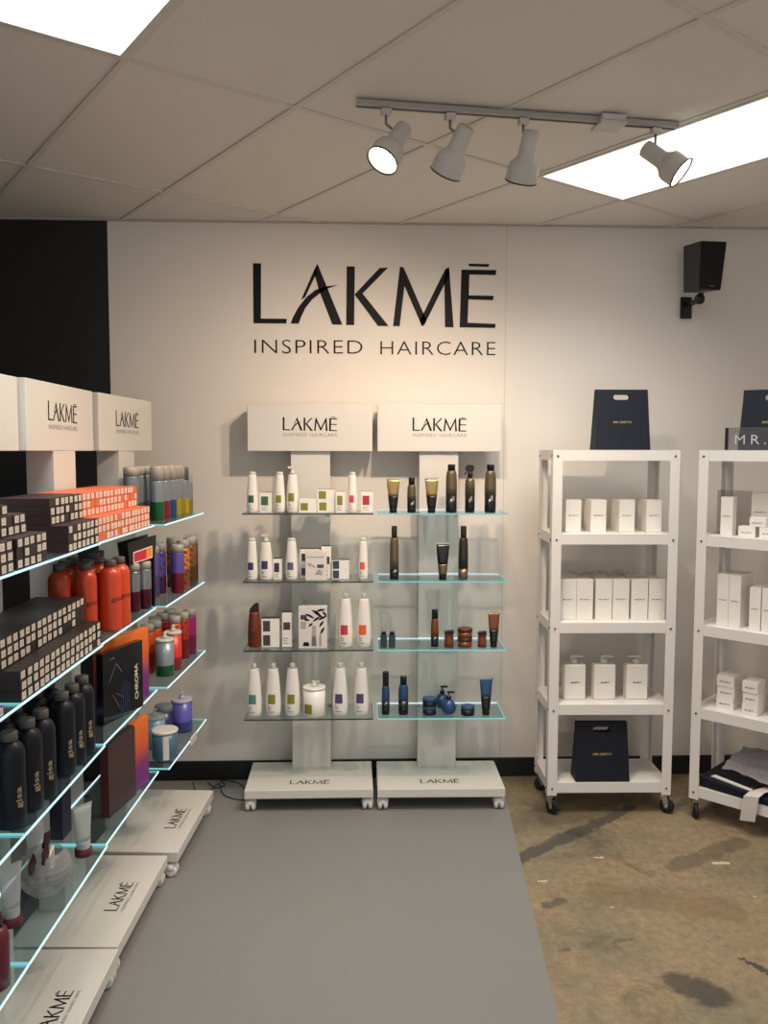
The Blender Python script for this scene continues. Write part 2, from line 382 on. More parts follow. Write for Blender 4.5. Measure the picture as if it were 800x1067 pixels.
# ------------------------------------------------------------------ display stands
def frame(x, y, deg): return (x, y, radians(deg))
ST = {'A': frame(-.221, 4.107, 0), 'B': frame(.454, 4.098, -.9), 3: frame(-.7265, 3.795, 86.2), 2: frame(-.800, 3.118, 87.5), 1: frame(-.814, 2.457, 88.9), 0: frame(-.826, 1.797, 89)}
def W(s, lx, ly, z=0):
    x, y, a = ST[s]; return (x + lx * cos(a) - ly * sin(a), y + lx * sin(a) + ly * cos(a), z)
ZS = {1: 1.531, 2: 1.187, 3: .840, 4: .488}
ZA = {1: 1.526, 2: 1.183, 3: .833, 4: .478}
SHN = {1: 'top shelf', 2: 'second shelf', 3: 'third shelf', 4: 'bottom shelf'}
def zshelf(s, r): return (ZA if s in ('A', 'B') else ZS)[r]
def stand(key, label, lit, tagline=True):
    x, y, a = ST[key]
    t = empty('display_stand', label, 'display stand', (x, y, FL), a, 'branded wheeled display stands')
    Zs = ZA if key in ('A', 'B') else ZS
    hw = .3265; pd = {2: -.03, 1: -.035, 0: -.035}.get(key, 0); hd = {3: .022, 2: -.003, 1: .02}.get(key, 0); rb = .295 + pd
    bm = NB(); bx(bm, -hw, hw, 0, .385, .071, .116, bev=.003); b = link('base', bm, WHITE, t)
    link('base_logo', lay(logo_bm(.205, .0006)), INK, b, (0, .075, .1162))
    if tagline: link('base_tagline', lay(text_bm('INSPIRED HAIRCARE', .205, .011, bold=-.01, space=1.12)), GREYINK, b, (0, .052, .1162))
    bm = NB(); bx(bm, -.1035, .1035, .296 + pd, .396 + pd, .1165, 1.8305, bev=.002); link('post', bm, WHITE, t)
    bm = NB(); bx(bm, -hw, hw, .27, .40, 1.831, 2.073, bev=.003); h = link('header', bm, WHITE, t, (0, hd, 0), radians({2: 1, 3: -1.5}.get(key, 0)))
    link('header_logo', logo_bm(.284, .0006), INK, h, (0, .2698, 1.938))
    link('header_tagline', text_bm('INSPIRED HAIRCARE', .282, .017, bold=-.01, space=1.12), GREYINK, h, (.001, .2702, 1.908))
    for sx in (-1, 1):
        for yy in (.035, .35):
            c = empty('caster'); c.parent = t; c.location = (sx * (hw - .028), yy, 0)
            bm = NB()
            for q in (-1, 1):
                lathe(bm, [(.018, -.0115), (.026, -.008), (.028, 0), (.026, .008), (.018, .0115)], 20, M=Matrix.Translation((q * .0145, 0, .028)) @ Matrix.Rotation(pi / 2, 4, 'Y'))
            link('wheel', bm, mat('white_nylon', (225, 222, 215), .4), c)
            bm = NB(); lathe(bm, [(.029, .030), (.031, .042), (.028, .054), (.016, .060), (.008, .0615), (.008, .0705)], 16, sy=.9); link('housing', bm, MATS['white_nylon'], c)
    for r, z in Zs.items():
        g = empty('shelf'); g.parent = t; g.location = (0, 0, z - FL)
        if lit:
            bm = NB(); bx(bm, -hw + .0035, hw - .0035, .0335, rb - .0035, -.0055, 0); link('glass_panel', bm, GLASSB, g)
            bm = NB(); bx(bm, -hw, hw, .030, .0334, -.0058, .0003, 0)
            link('front_edge', bm, EDGEC if key == 'B' else EDGEL, g)
            bm = NB(); bx(bm, -hw, hw, rb - .0034, rb, -.0058, .0003)
            link('rear_edge', bm, EDGEW, g)
            bm = NB(); bx(bm, -hw, -hw + .0034, .0335, rb - .0035, -.0058, .0003); link('side_edge', bm, EDGEC, g)
            bm = NB(); bx(bm, hw - .0034, hw, .0335, rb - .0035, -.0058, .0003); link('side_edge', bm, EDGEC, g)
        else:
            bm = NB(); bx(bm, -hw + .0025, hw - .0025, .0325, .2925, -.007, 0); link('glass_panel', bm, GLASS, g)
            bm = NB(); bx(bm, -hw, hw, .030, .0324, -.007, 0); bx(bm, -hw, -hw + .0024, .0325, .2925, -.007, 0); bx(bm, hw - .0024, hw, .0325, .2925, -.007, 0); link('glass_edge', bm, EDGED, g)
        for sx in (-1, 1):
            bm = NB(); bx(bm, sx * .1 - .008, sx * .1 + .008, rb - .023, rb - .001, -.016, -.0078, bev=.001); link('bracket', bm, BLACK, g)
    return t
stand('A', 'left display stand against the back wall, white bottles on unlit glass shelves', False, False)
stand('B', 'right display stand against the back wall, dark and blue bottles on lit shelves', True, False)
stand(3, 'farthest display stand of the left-hand row, holding hairspray cans and tubs', True)
stand(2, 'second farthest display stand of the left-hand row, with orange cartons and bottles', True)
stand(1, 'near display stand of the left-hand row, stacked with dark hair colour cartons', True)
stand(0, 'nearest display stand of the left row, mostly outside the left photo edge', True)

# ------------------------------------------------------------------ product builders
def P_body(name, parts, label, cat, loc, rz, group=None):
    """parts: list of (name, bm, mats[, parentindex])"""
    t = empty(name, label, cat, loc, rz, group); made = []
    for p in parts:
        made.append(link(p[0], p[1], p[2], made[p[3]] if len(p) > 3 else t))
    return t
def LB(prof, seg=24, **k):
    bm = NB(); lathe(bm, prof, seg, **k); return bm
COLR = {'green': (62, 98, 80), 'olive': (132, 130, 44), 'pink': (214, 62, 96), 'red': (178, 48, 58), 'purple': (70, 52, 96), 'plum': (58, 42, 66),
        'slate': (92, 94, 118), 'coral': (228, 96, 72), 'crimson': (196, 52, 74), 'orange': (228, 100, 50), 'teal': (74, 138, 122), 'violet': (78, 66, 108), 'char': (70, 60, 62), 'navy': (58, 62, 84)}
def lmat(c): return mat('label_' + c, COLR[c], .5, var=.2, scale=160)
def rs(px, Y=4.22):
    """world x seen in column px at depth Y (camera looks along +y, turned YAW)"""
    k = (px - 400) / F; return Y * (sin(YAW) + k * cos(YAW)) / (cos(YAW) - k * sin(YAW))
PXM = F / 4.22
def white_bottle(s, r, x0, x1, ytop, ybase, col, label, cap='disc', ly=.10):
    """tapered white shampoo bottle standing on shelf r of stand s"""
    H = (ybase - ytop) / PXM; w_ = (x1 - x0) / PXM / 2; lx = rs((x0 + x1) / 2) - ST[s][0]
    hb = H * (.90 if cap == 'disc' else .93 if cap == 'dome' else .82)
    pr = [(w_ * .80, 0), (w_ * .90, H * .015), (w_ * .97, H * .10), (w_, H * .22), (w_ * .97, H * .36), (w_ * .86, H * .6), (w_ * .74, hb * .88), (w_ * .70, hb * .975), (w_ * .64, hb)]
    rr = lambda z: next(a[0] + (b[0] - a[0]) * (z - a[1]) / (b[1] - a[1]) for a, b in zip(pr, pr[1:]) if a[1] <= z <= b[1])
    sy = .72
    parts = [('body', LB(pr, sy=sy), BOT)]
    if cap == 'disc': cb = LB([(w_ * .30, hb + .0003), (w_ * .34, hb + .002), (w_ * .34, H * .985), (w_ * .28, H)], sy=sy + .1); cm = mat('frosted_cap', (206, 204, 198), .3)
    elif cap == 'dome': cb = LB([(w_ * .66, hb + .0003), (w_ * .66, H * .96), (w_ * .56, H * .99), (w_ * .4, H)], sy=sy); cm = mat('frosted_cap', (206, 204, 198), .3)
    else:
        cb = NB(); lathe(cb, [(w_ * .42, hb + .0003), (w_ * .42, H * .88), (w_ * .2, H * .9), (w_ * .2, H * .95)], 16)
        bx(cb, -w_ * .75, w_ * .3, -w_ * .22, w_ * .22, H * .95, H, bev=.001); cm = mat('frosted_cap', (206, 204, 198), .3)
    parts.append(('cap' if cap != 'pump' else 'pump', cb, cm))
    lb = NB(); z0, z1 = H * .24, H * .42
    patch(lb, rr(z0), z0, rr(z1), z1, -42, 18, sy=sy); parts.append(('label', lb, lmat(col)))
    lb = NB()
    for q, (zz, aw) in enumerate(((.20, 10), (.165, 24), (.13, 20), (.08, 40))):
        patch(lb, rr(H * zz), H * zz, rr(H * (zz + .012)), H * (zz + .012), -42, -42 + aw * 1.2, sy=sy)
    parts.append(('print', lb, GREYINK))
    return P_body('shampoo_bottle', parts, label, 'bottle', W(s, lx, ly, zshelf(s, r) + .0008), ST[s][2], 'white bottles with coloured label squares')
def carton(s, r, x0, x1, ytop, ybase, col, label, top=None, ly=.10, depth=.05, mark=(.12, .70, .35, .80), rz=0, name='product_carton', zoff=0, lines=True, cat='box', group='white cartons with coloured label squares'):
    H = (ybase - ytop) / PXM; hw = (x1 - x0) / PXM / 2; lx = rs((x0 + x1) / 2) - ST[s][0]
    bm = NB(); bx(bm, -hw, hw, 0, depth, 0, H, bev=.0008)
    parts = [('carton_body', bm, CARD)]
    bm = NB(); a, b, c, d = mark; quad(bm, [(-hw + 2 * hw * a, -.0006, H * c), (-hw + 2 * hw * b, -.0006, H * c), (-hw + 2 * hw * b, -.0006, H * d), (-hw + 2 * hw * a, -.0006, H * d)])
    parts.append(('label', bm, lmat(col)))
    if lines:
        bm = NB()
        for zz, ww in ((.24, .5), (.17, .4), (.10, .55)):
            quad(bm, [(-hw * .76, -.0006, H * zz), (-hw * .76 + 2 * hw * ww, -.0006, H * zz), (-hw * .76 + 2 * hw * ww, -.0006, H * (zz + .02)), (-hw * .76, -.0006, H * (zz + .02))])
        parts.append(('print', bm, GREYINK))
    if top:
        bm = NB(); bx(bm, -hw, hw, .0002, depth, H + .0002, H + .0012); parts.append(('lid', bm, mat('carton_lid_' + '_'.join(map(str, top)), top, .5)))
    return P_body(name, parts, label, cat, W(s, lx, ly, zshelf(s, r) + .0008 + zoff), ST[s][2] + rz, group)

# ---- stand A ------------------------------------------------------------------
white_bottle('A', 1, 257, 269, 491.5, 533.5, 'green', 'white bottle with green label, leftmost on the top unlit glass shelf', 'dome')
carton('A', 1, 270.5, 283, 513, 533.5, 'green', 'small white carton with green label square on the top unlit glass shelf', top=(120, 104, 88))
white_bottle('A', 1, 286, 297, 491.5, 533.5, 'olive', 'white capped bottle with olive label, left of the pump bottle on the top shelf', 'dome')
white_bottle('A', 1, 298.5, 311, 486, 533.5, 'olive', 'white pump bottle with olive label on the top unlit glass shelf', 'pump')
carton('A', 1, 312, 329.5, 519.5, 533.5, 'olive', 'low wide white carton with olive square, standing left of the two stacked ones', ly=.08, mark=(.08, .5, .15, .7), lines=False)
carton('A', 1, 331, 349, 521.5, 533.5, 'olive', 'lower of two stacked white cartons with olive squares on the top shelf', mark=(.08, .5, .15, .85), lines=False)
carton('A', 1, 330.5, 348.5, 510, 521.5, 'olive', 'upper of two stacked white cartons with olive squares on the top shelf', mark=(.08, .5, .15, .85), lines=False, zoff=.0592, top=(150, 140, 120))
carton('A', 1, 350, 359.5, 512, 533.5, 'olive', 'narrow upright white carton with olive square beside the stacked pair', ly=.08, top=(150, 130, 110))
white_bottle('A', 1, 362, 372, 491.5, 533.5, 'pink', 'slim white bottle with pink label on the top unlit glass shelf', 'dome')
carton('A', 1, 376, 388.5, 512, 533.5, 'red', 'white carton with red square at the right end of the top shelf', top=(160, 120, 110))
white_bottle('A', 2, 256, 268, 562, 605.5, 'purple', 'white domed bottle with purple label, leftmost on the second unlit shelf', 'dome')
white_bottle('A', 2, 270, 283.5, 558, 605.5, 'purple', 'white spray bottle with purple label on the second unlit shelf', 'pump')
carton('A', 2, 284, 293, 584, 605.5, 'plum', 'narrow white carton with plum square and dark lid on the second shelf', top=(70, 50, 60))
white_bottle('A', 2, 297, 310, 562, 605.5, 'slate', 'white domed bottle with slate blue label on the second unlit shelf', 'dome')
carton('A', 2, 312, 334, 574.5, 590, 'navy', 'upper white carton with navy square behind the illustrated gift box', top=(86, 76, 80), ly=.13, zoff=.075, mark=(.06, .24, .2, .7), lines=False)
carton('A', 2, 312, 334, 590, 605.5, 'navy', 'lower white carton with navy square behind the illustrated gift box', ly=.13, mark=(.06, .24, .2, .7), lines=False)
carton('A', 2, 334.5, 344.5, 571.5, 605.5, 'navy', 'tall white carton with dark lid right behind the illustrated gift box', top=(60, 54, 60), ly=.12, mark=(.3, .85, .45, .68))
def gift(lx, z, wd, ht, kind, label):
    t = empty('gift_box', label, 'box', W('A', lx, .068, z), 0, 'illustrated gift boxes')
    bm = NB(); bx(bm, -wd / 2, wd / 2, 0, .045, 0, ht, bev=.001); link('carton_body', bm, mat('gift_card', (222, 214, 208), .5), t)
    bm = NB(); y = -.0007
    if kind == 'leaf':
        random.seed(3)
        for cx, cz, L_, an in ((.015, .185, .05, -25), (.04, .195, .05, 12), (-.015, .165, .055, -28), (.03, .17, .055, -30), (.05, .155, .055, 25), (.02, .15, .05, 35), (.045, .125, .04, 55), (.05, .09, .045, 60), (-.01, .12, .03, 40), (-.03, .145, .03, -10), (.06, .175, .04, -50)):
            pts = []
            for q in range(13):
                tt = q / 12; u = (tt - .5) * L_; v = .0075 * sin(pi * tt) ** .8; pts.append((u, v))
            pts += [(u, -v * .5) for u, v in pts[-2:0:-1]]
            ca, sa = cos(radians(an)), sin(radians(an))
            bm.faces.new([bm.verts.new((max(-wd / 2 + .002, min(wd / 2 - .002, cx + u * ca - v * sa)), y, min(ht - .003, cz + u * sa + v * ca))) for u, v in pts])
        for x0, x1, z0, z1 in ((-.062, -.03, .148, .172),): quad(bm, [(x0, y, z0), (x1, y, z0), (x1, y, z1), (x0, y, z1)], 1)
        quad(bm, [(-.062, y, .1), (-.034, y, .1), (-.034, y, .138), (-.062, y, .138)], 2)
        for cx, hw, hh, mi in ((.006, .013, .105, 2), (.006, .0125, .05, 3), (.038, .007, .06, 2), (-.034, .017, .02, 0)):
            quad(bm, [(cx - hw, y - .0002 * (mi + 1), .012), (cx + hw, y - .0002 * (mi + 1), .012), (cx + hw * .7, y - .0002 * (mi + 1), .012 + hh), (cx - hw * .7, y - .0002 * (mi + 1), .012 + hh)], mi)
        link('artwork', bm, [INK, lmat('navy'), mat('taupe_print', (176, 160, 146), .5), GREYINK], t, fixn=False)
    else:
        quad(bm, [(.005, y, .062), (.038, y, .062), (.038, y, .08), (.005, y, .08)], 1)
        quad(bm, [(-.045, y, .115), (.04, y, .115), (.04, y, .121), (-.045, y, .121)], 2)
        for cx, cz, r_ in ((-.03, .078, .008), (-.016, .072, .005), (-.04, .085, .004), (-.008, .066, .004), (.012, .04, .009), (.024, .032, .007), (.002, .032, .006), (.018, .05, .005), (.03, .045, .004)):
            bm.faces.new([bm.verts.new((cx + r_ * cos(k * pi / 4), y, cz + r_ * sin(k * pi / 4))) for k in range(8)])
            bm.faces.new([bm.verts.new((cx + r_ * .6 * cos(k * pi / 4), y - .0003, cz + r_ * .6 * sin(k * pi / 4))) for k in range(8)]).material_index = 3
        link('artwork', bm, [INK, mat('petrol_print', (56, 84, 92), .5), mat('taupe_print', (176, 160, 146), .5), mat('gift_card', (222, 214, 208), .5)], t, fixn=False)
gift(rs(329, 4.19) - ST['A'][0], ZA[2] + .0008, .106, .146, 'mol', 'white gift box printed with droplets standing on the second unlit shelf')
for k, (y0, y1, l) in enumerate(((595.5, 605.5, 'lower of two flat white cartons with navy squares on the second shelf'), (585.5, 595.5, 'upper of two flat white cartons with navy squares on the second shelf'))):
    carton('A', 2, 345.5, 363.5, y0, y1, 'navy', l, zoff=.0492 * k, mark=(.05, .42, .08, .92), lines=False, top=(86, 76, 80) if k else None)
white_bottle('A', 2, 373, 383.5, 562, 605.5, 'coral', 'white domed bottle with coral label, rightmost on the second unlit shelf', 'dome')
def auburn(lx, label):
    t = empty('conditioner_bottle', label, 'bottle', W('A', lx, .11, ZA[3] + .0008))
    A_ = mat('auburn_plastic', (112, 46, 28), .3)
    bm = NB(); w_ = .034
    lathe(bm, [(w_ * .8, 0), (w_ * .95, .004), (w_, .04), (w_ * .95, .1), (w_ * .78, .17), (w_ * .72, .182)], 24, sy=.7); link('body', bm, A_, t)
    bm = NB(); prism(bm, [(-.0245, .1825), (.0245, .1825), (.023, .222), (.012, .228), (-.001, .222), (-.02, .2)], -.014, .014); link('cap', bm, mat('auburn_cap', (40, 22, 18), .3), t)
    bm = NB(); patch(bm, .034, .04, .0328, .085, -30, 30, sy=.7); link('label', bm, mat('auburn_label', (82, 30, 20), .4), t)
auburn(rs(263.5) - ST['A'][0], 'auburn bottle with slanted dark cap, leftmost on the third unlit shelf')
carton('A', 3, 271.5, 290, 661.5, 676.5, 'char', 'lower of two white cartons with charcoal squares on the third unlit shelf', mark=(.08, .48, .1, .85), lines=False)
carton('A', 3, 271.5, 290, 646.5, 661.5, 'char', 'upper of two white cartons with charcoal squares and brown lid on the third shelf', mark=(.08, .48, .1, .85), lines=False, zoff=.0738, top=(70, 52, 48))
carton('A', 3, 293, 303, 640, 676.5, 'char', 'tall narrow white carton with charcoal square and dark lid on the third shelf', mark=(.12, .85, .5, .72), top=(62, 54, 54))
gift(rs(325.3, 4.19) - ST['A'][0], ZA[3] + .0008, .144, .214, 'leaf', 'white gift box printed with black leaves standing on the third unlit shelf')
def clear_pack(lx, ly, z, label, pump):
    t = empty('clear_bottle' if pump else 'clear_tumbler', label, 'bottle' if pump else 'tumbler', W('A', lx, ly, z))
    if pump:
        bm = LB([(.028, 0), (.03, .004), (.03, .19), (.024, .2)]); link('body', bm, mat('pale_bottle', (205, 205, 200), .35), t)
        bm = LB([(.014, .2005), (.014, .215), (.006, .217), (.006, .228), (.014, .229), (.014, .236)]); link('pump', bm, CLR, t)
    else:
        bm = LB([(.016, 0), (.019, .16)], caps=False); bmesh.ops.holes_fill(bm, edges=[e for e in bm.edges if e.is_boundary and e.verts[0].co.z < .01]); link('body', bm, CLR, t)
clear_pack(rs(318, 4.3) - ST['A'][0], .19, ZA[3] + .0008, 'pale pump bottle standing behind the leaf-printed gift box', True)
clear_pack(rs(345.5, 4.25) - ST['A'][0], .15, ZA[3] + .0008, 'clear tall tumbler beside the leaf-printed gift box', False)
white_bottle('A', 3, 352, 367.5, 619, 676, 'crimson', 'large white bottle with crimson label on the third unlit shelf')
white_bottle('A', 3, 371, 387, 619, 676, 'orange', 'large white bottle with orange label on the third unlit shelf')
for x0, c, l in ((255, 'teal', 'large white bottle with teal label, leftmost on the bottom unlit shelf'), (275.3, 'olive', 'large white bottle with olive label beside the teal-labelled one, bottom shelf'),
                 (295.7, 'olive', 'large white bottle with olive label next to the white tub, bottom shelf'), (346, 'violet', 'large white violet-labelled bottle nearest the white tub, bottom shelf'), (368.3, 'violet', 'large white violet-labelled bottle at the right end of the bottom shelf')):
    white_bottle('A', 4, x0, x0 + 16, 691.5, 747, c, l)
def tub(loc, rz, r_, h, bodym, lidm, label, labm=None, pump=True, group=None, lidh=.012, knob=None):
    t = empty('cream_tub', label, 'tub', loc, rz, group)
    link('body', LB([(r_ * .94, 0), (r_, .004), (r_, h - lidh)], 28), bodym, t)
    link('lid', LB([(r_ * 1.03, h - lidh + .0003), (r_ * 1.04, h - .003), (r_ * .98, h), ], 28), lidm, t)
    if pump:
        bm = NB(); lathe(bm, [(r_ * .26, h + .0003), (r_ * .26, h + .012), (r_ * .16, h + .014), (r_ * .16, h + .02)], 14)
        bx(bm, -r_ * .2, r_ * .5, -r_ * .14, r_ * .14, h + .02, h + .027, bev=.001); link('pump', bm, knob or lidm, t)
    if labm:
        bm = NB(); patch(bm, r_, h * .12 if len(labm) < 3 else .006, r_, h * .45 if len(labm) < 3 else h - .016, *labm[1], off=.0008); link('label', bm, labm[0], t)
    return t
tub(W('A', rs(326.5) - ST['A'][0], .10, ZA[4] + .0008), 0, .0565, .15, BOT, BOT, 'white cylindrical tub with olive label on the bottom unlit shelf', (lmat('olive'), (-55, -10)), knob=mat('frosted_cap', (206, 204, 198), .3))

# ---- stand B ------------------------------------------------------------------
BR = mat('bronze_metallic', (112, 100, 78), .3, metal=.6); GB = mat('gold_metallic', (178, 152, 96), .25, metal=.7); CO = mat('copper_brown', (124, 70, 42), .3, metal=.3)
BK = mat('gloss_black', (20, 19, 20), .25); BL = mat('steel_blue', (44, 78, 116), .3, metal=.2); BLD = mat('dark_blue', (28, 40, 58), .3)
GP = 'styling products on the lit shelves'
def tube_pack(s, r, x0, x1, ytop, ybase, top_m, low_m, cap_m, label, ly=.09, split=.48, group=GP, crimp=None):
    H = (ybase - ytop) / PXM; w_ = (x1 - x0) / PXM / 2; lx = rs((x0 + x1) / 2) - ST[s][0]
    return tube_at(W(s, lx, ly, zshelf(s, r) + .0008), ST[s][2], H, w_, top_m, low_m, cap_m, label, split, group, crimp)
def tube_at(loc, rz, H, w_, top_m, low_m, cap_m, label, split=.48, group=GP, crimp=None, capw=.56):
    t = empty('squeeze_tube', label, 'tube', loc, rz, group)
    link('cap', LB([(w_ * capw, 0), (w_ * capw, H * .13), (w_ * (capw - .04), H * .135)], 20), cap_m, t)
    def section(bm, z0, z1, n=6):
        rings = []
        for k in range(n + 1):
            z = z0 + (z1 - z0) * k / n; u = (z - H * .14) / (H * .83); u = max(0, min(1, u)); a = w_ * (.62 + .38 * u); b = w_ * (.58 * (1 - u) + .06)
            rings.append([bm.verts.new((a * cos(2 * pi * q / 20), b * sin(2 * pi * q / 20), z)) for q in range(20)])
        for a, b in zip(rings, rings[1:]):
            for q in range(20): bm.faces.new((a[q], a[(q + 1) % 20], b[(q + 1) % 20], b[q])).smooth = True
        bm.faces.new(rings[0][::-1]); bm.faces.new(rings[-1])
    bm = NB(); section(bm, H * .14, H * split); link('sleeve', bm, low_m, t)
    bm = NB(); section(bm, H * split + .0003, H * .96); link('body', bm, top_m, t)
    bm = NB(); bx(bm, -w_, w_, -.0012, .0012, H * .9605, H); link('crimp', bm, crimp or top_m, t)
    return t
def dark_bottle(s, r, x0, x1, ytop, ybase, bm_, low_m, cap_m, label, ly=.10, capf=.13, capw=.66, lowf=.36, taper=0, sloped=False, sy=.8, name='styling_bottle'):
    H = (ybase - ytop) / PXM; w_ = (x1 - x0) / PXM / 2; lx = rs((x0 + x1) / 2) - ST[s][0]
    t = empty(name, label, 'bottle', W(s, lx, ly, zshelf(s, r) + .0008), ST[s][2], GP); hb = H * (1 - capf)
    if lowf: link('sleeve', LB([(w_ * .88, 0), (w_ * .97, .003), (w_ * .99, H * lowf)], sy=sy), low_m, t)
    z0 = H * lowf + (.0003 if lowf else 0)
    link('body', LB([(w_ * .99, z0), (w_, z0 + (hb - z0) * .3), (w_ * (1 - .05 - taper * .3), z0 + (hb - z0) * .75), (w_ * (.84 - taper), hb * .97), (w_ * capw, hb)], sy=sy), bm_, t)
    if sloped:
        cw = w_ * capw; bm = NB(); prism(bm, [(-cw, hb + .0003), (cw, hb + .0003), (cw, H), (-cw, H * .93)], -cw * .7, cw * .7); link('cap', bm, cap_m, t)
    else: link('cap', LB([(w_ * capw, hb + .0003), (w_ * capw, H * .985), (w_ * (capw - .06), H)], sy=sy), cap_m, t)
    return t
def jar_at(loc, rz, r_, h, m1, m2, label, group=GP, lidf=.4):
    t = empty('styling_jar', label, 'jar', loc, rz, group)
    link('body', LB([(r_ * .92, 0), (r_, .002), (r_, h * (1 - lidf))], 24), m1, t)
    link('lid', LB([(r_ * 1.02, h * (1 - lidf) + .0003), (r_ * 1.02, h - .002), (r_ * .95, h)], 24), m2, t)
    return t
tube_pack('B', 1, 402, 416, 496, 532, GB, BK, BK, 'gold and black squeeze tube, leftmost on the top lit shelf', crimp=mat('foil_crimp', (210, 200, 176), .3, metal=.7))
dark_bottle('B', 1, 423.5, 432.8, 496, 532, BR, BK, BK, 'short bronze bottle with black cap between the two gold tubes', capf=.2, capw=.7)
tube_pack('B', 1, 441.5, 456, 495.5, 532, GB, BK, BK, 'gold and black squeeze tube in the middle of the top lit shelf', crimp=MATS['foil_crimp'])
dark_bottle('B', 1, 463.3, 475.2, 482, 532, BR, BK, BK, 'tall bronze bottle with black cap left of the trigger spray')
def trigger(lx, z, label):
    t = empty('spray_bottle', label, 'spray bottle', W('B', lx, .1, z), ST['B'][2], GP)
    link('sleeve', LB([(.022, 0), (.025, .003), (.0255, .085)]), BK, t)
    link('body', LB([(.0255, .0853), (.0255, .14), (.024, .163), (.017, .174), (.012, .176)]), BR, t)
    bm = NB(); lathe(bm, [(.013, .1763), (.014, .2), (.011, .205)], 16)
    prism(bm, [(-.026, .222), (-.024, .213), (-.012, .212), (-.012, .204), (.012, .204), (.018, .218), (.02, .232), (.012, .24), (-.008, .242), (-.022, .236)], -.008, .008)
    prism(bm, [(-.02, .212), (-.013, .212), (-.02, .2), (-.026, .188), (-.031, .188), (-.027, .2)], -.004, .004); link('trigger_head', bm, BLACK, t)
trigger(rs(488.5) - ST['B'][0], ZA[1] + .0008, 'bronze spray bottle with black trigger head on the top lit shelf')
dark_bottle('B', 1, 503.5, 515.7, 482, 532, BR, BK, BK, 'tall bronze bottle with black cap at the right end of the top lit shelf')
dark_bottle('B', 2, 405.5, 415.2, 547.5, 603.5, BR, BK, mat('dark_grey_plastic', (52, 50, 48), .4), 'tall slender bronze bottle with grey cap, leftmost on the second lit shelf', capf=.22, capw=.6, lowf=.2)
tube_pack('B', 2, 453.7, 467.8, 565, 603.5, BK, BR, BK, 'black-topped bronze squeeze tube on the second lit shelf', crimp=MATS['foil_crimp'], split=.42)
dark_bottle('B', 2, 477.2, 487.5, 547.5, 603.5, mat('near_black_bronze', (38, 34, 31), .3), BR, MATS['dark_grey_plastic'], 'tall slender black bottle on the right of the second lit shelf', capf=.22, capw=.6, lowf=.2)
TB = mat('dark_teal', (40, 62, 68), .3)
for x0, l in ((396, 'dark teal dropper bottle with clear cap at the left end of the third lit shelf'), (404.8, 'dark teal dropper bottle with clear cap, second on the third lit shelf')):
    t = empty('dropper_bottle', l, 'bottle', W('B', rs(x0 + 3.5) - ST['B'][0], .09, ZA[3] + .0008), ST['B'][2], GP)
    bm = NB(); bx(bm, -.0165, .0165, -.0165, .0165, 0, .066, bev=.003); link('body', bm, TB, t)
    link('cap', LB([(.0115, .0663), (.0115, .1), (.009, .16), (.006, .17)], 16), CLR, t)
    link('collar', LB([(.0125, .0663), (.0125, .08), (.0123, .0803)], 16), BK, t)
dark_bottle('B', 3, 449, 457.2, 634, 673.5, CO, BK, BK, 'copper bottle with long black cap on the third lit shelf', capf=.25, capw=.8, lowf=.28)
dark_bottle('B', 3, 462.8, 473, 656, 674, CO, BK, BK, 'squat copper bottle with slanted black cap left of the stacked jars', capf=.24, capw=.92, lowf=0, sloped=True, ly=.09)
for k, l in enumerate(('lower of two stacked copper jars on the third lit shelf', 'upper of two stacked copper jars on the third lit shelf')):
    jar_at(W('B', rs(484.8) - ST['B'][0], .1, ZA[3] + .0008 + k * .0487), ST['B'][2], .0375, .048, CO, mat('copper_lid', (92, 52, 34), .35, metal=.3), l)
dark_bottle('B', 3, 497.8, 507.2, 657, 674, CO, BK, BK, 'squat copper bottle with slanted black cap right of the stacked jars', capf=.26, capw=.92, lowf=0, sloped=True, ly=.09)
tube_pack('B', 3, 508.3, 521, 636.5, 674, CO, BK, BK, 'copper squeeze tube with black sleeve at the end of the third lit shelf', crimp=MATS['foil_crimp'])
dark_bottle('B', 4, 397.5, 406, 699, 745, BL, BK, BK, 'slim blue and black bottle, leftmost on the bottom lit shelf', capf=.34, capw=.78, lowf=.3)
dark_bottle('B', 4, 415.2, 425.8, 704, 745, BL, BK, BK, 'broader blue and black bottle, second on the bottom lit shelf', capf=.22, capw=.66, lowf=.36)
for k, l in enumerate(('lower of two stacked dark blue jars on the bottom lit shelf', 'upper of two stacked dark blue jars on the bottom lit shelf')):
    jar_at(W('B', rs(448) - ST['B'][0], .1, ZA[4] + .0008 + k * .0437), ST['B'][2], .0355, .043, BK, BL, l)
def orb(lx, ly, label):
    t = empty('pump_bottle', label, 'pump bottle', W('B', lx, ly, ZA[4] + .0008), ST['B'][2], GP)
    link('body', LB([(.012, 0), (.024, .005), (.034, .018), (.0385, .036), (.036, .052), (.028, .066), (.018, .076), (.012, .08)], 28), BL, t)
    bm = NB(); lathe(bm, [(.013, .0803), (.013, .096), (.005, .098), (.005, .112)], 16); prism(bm, [(-.008, .112), (.028, .112), (.03, .117), (.024, .121), (-.01, .12)], -.006, .006)
    link('pump', bm, BLACK, t)
orb(rs(461, 4.32) - ST['B'][0], .195, 'round blue pump bottle standing behind its twin on the bottom lit shelf')
orb(rs(468.8, 4.2) - ST['B'][0], .095, 'round blue pump bottle in front of its twin on the bottom lit shelf')
jar_at(W('B', rs(488.3) - ST['B'][0], .09, ZA[4] + .0008), ST['B'][2], .035, .048, BK, BL, 'single low blue jar right of the round pump bottles')
tube_pack('B', 4, 500.3, 514.3, 704.5, 745, BL, BK, BK, 'blue squeeze tube with black sleeve at the end of the bottom lit shelf', crimp=mat('silver_crimp', (200, 204, 208), .3, metal=.6))

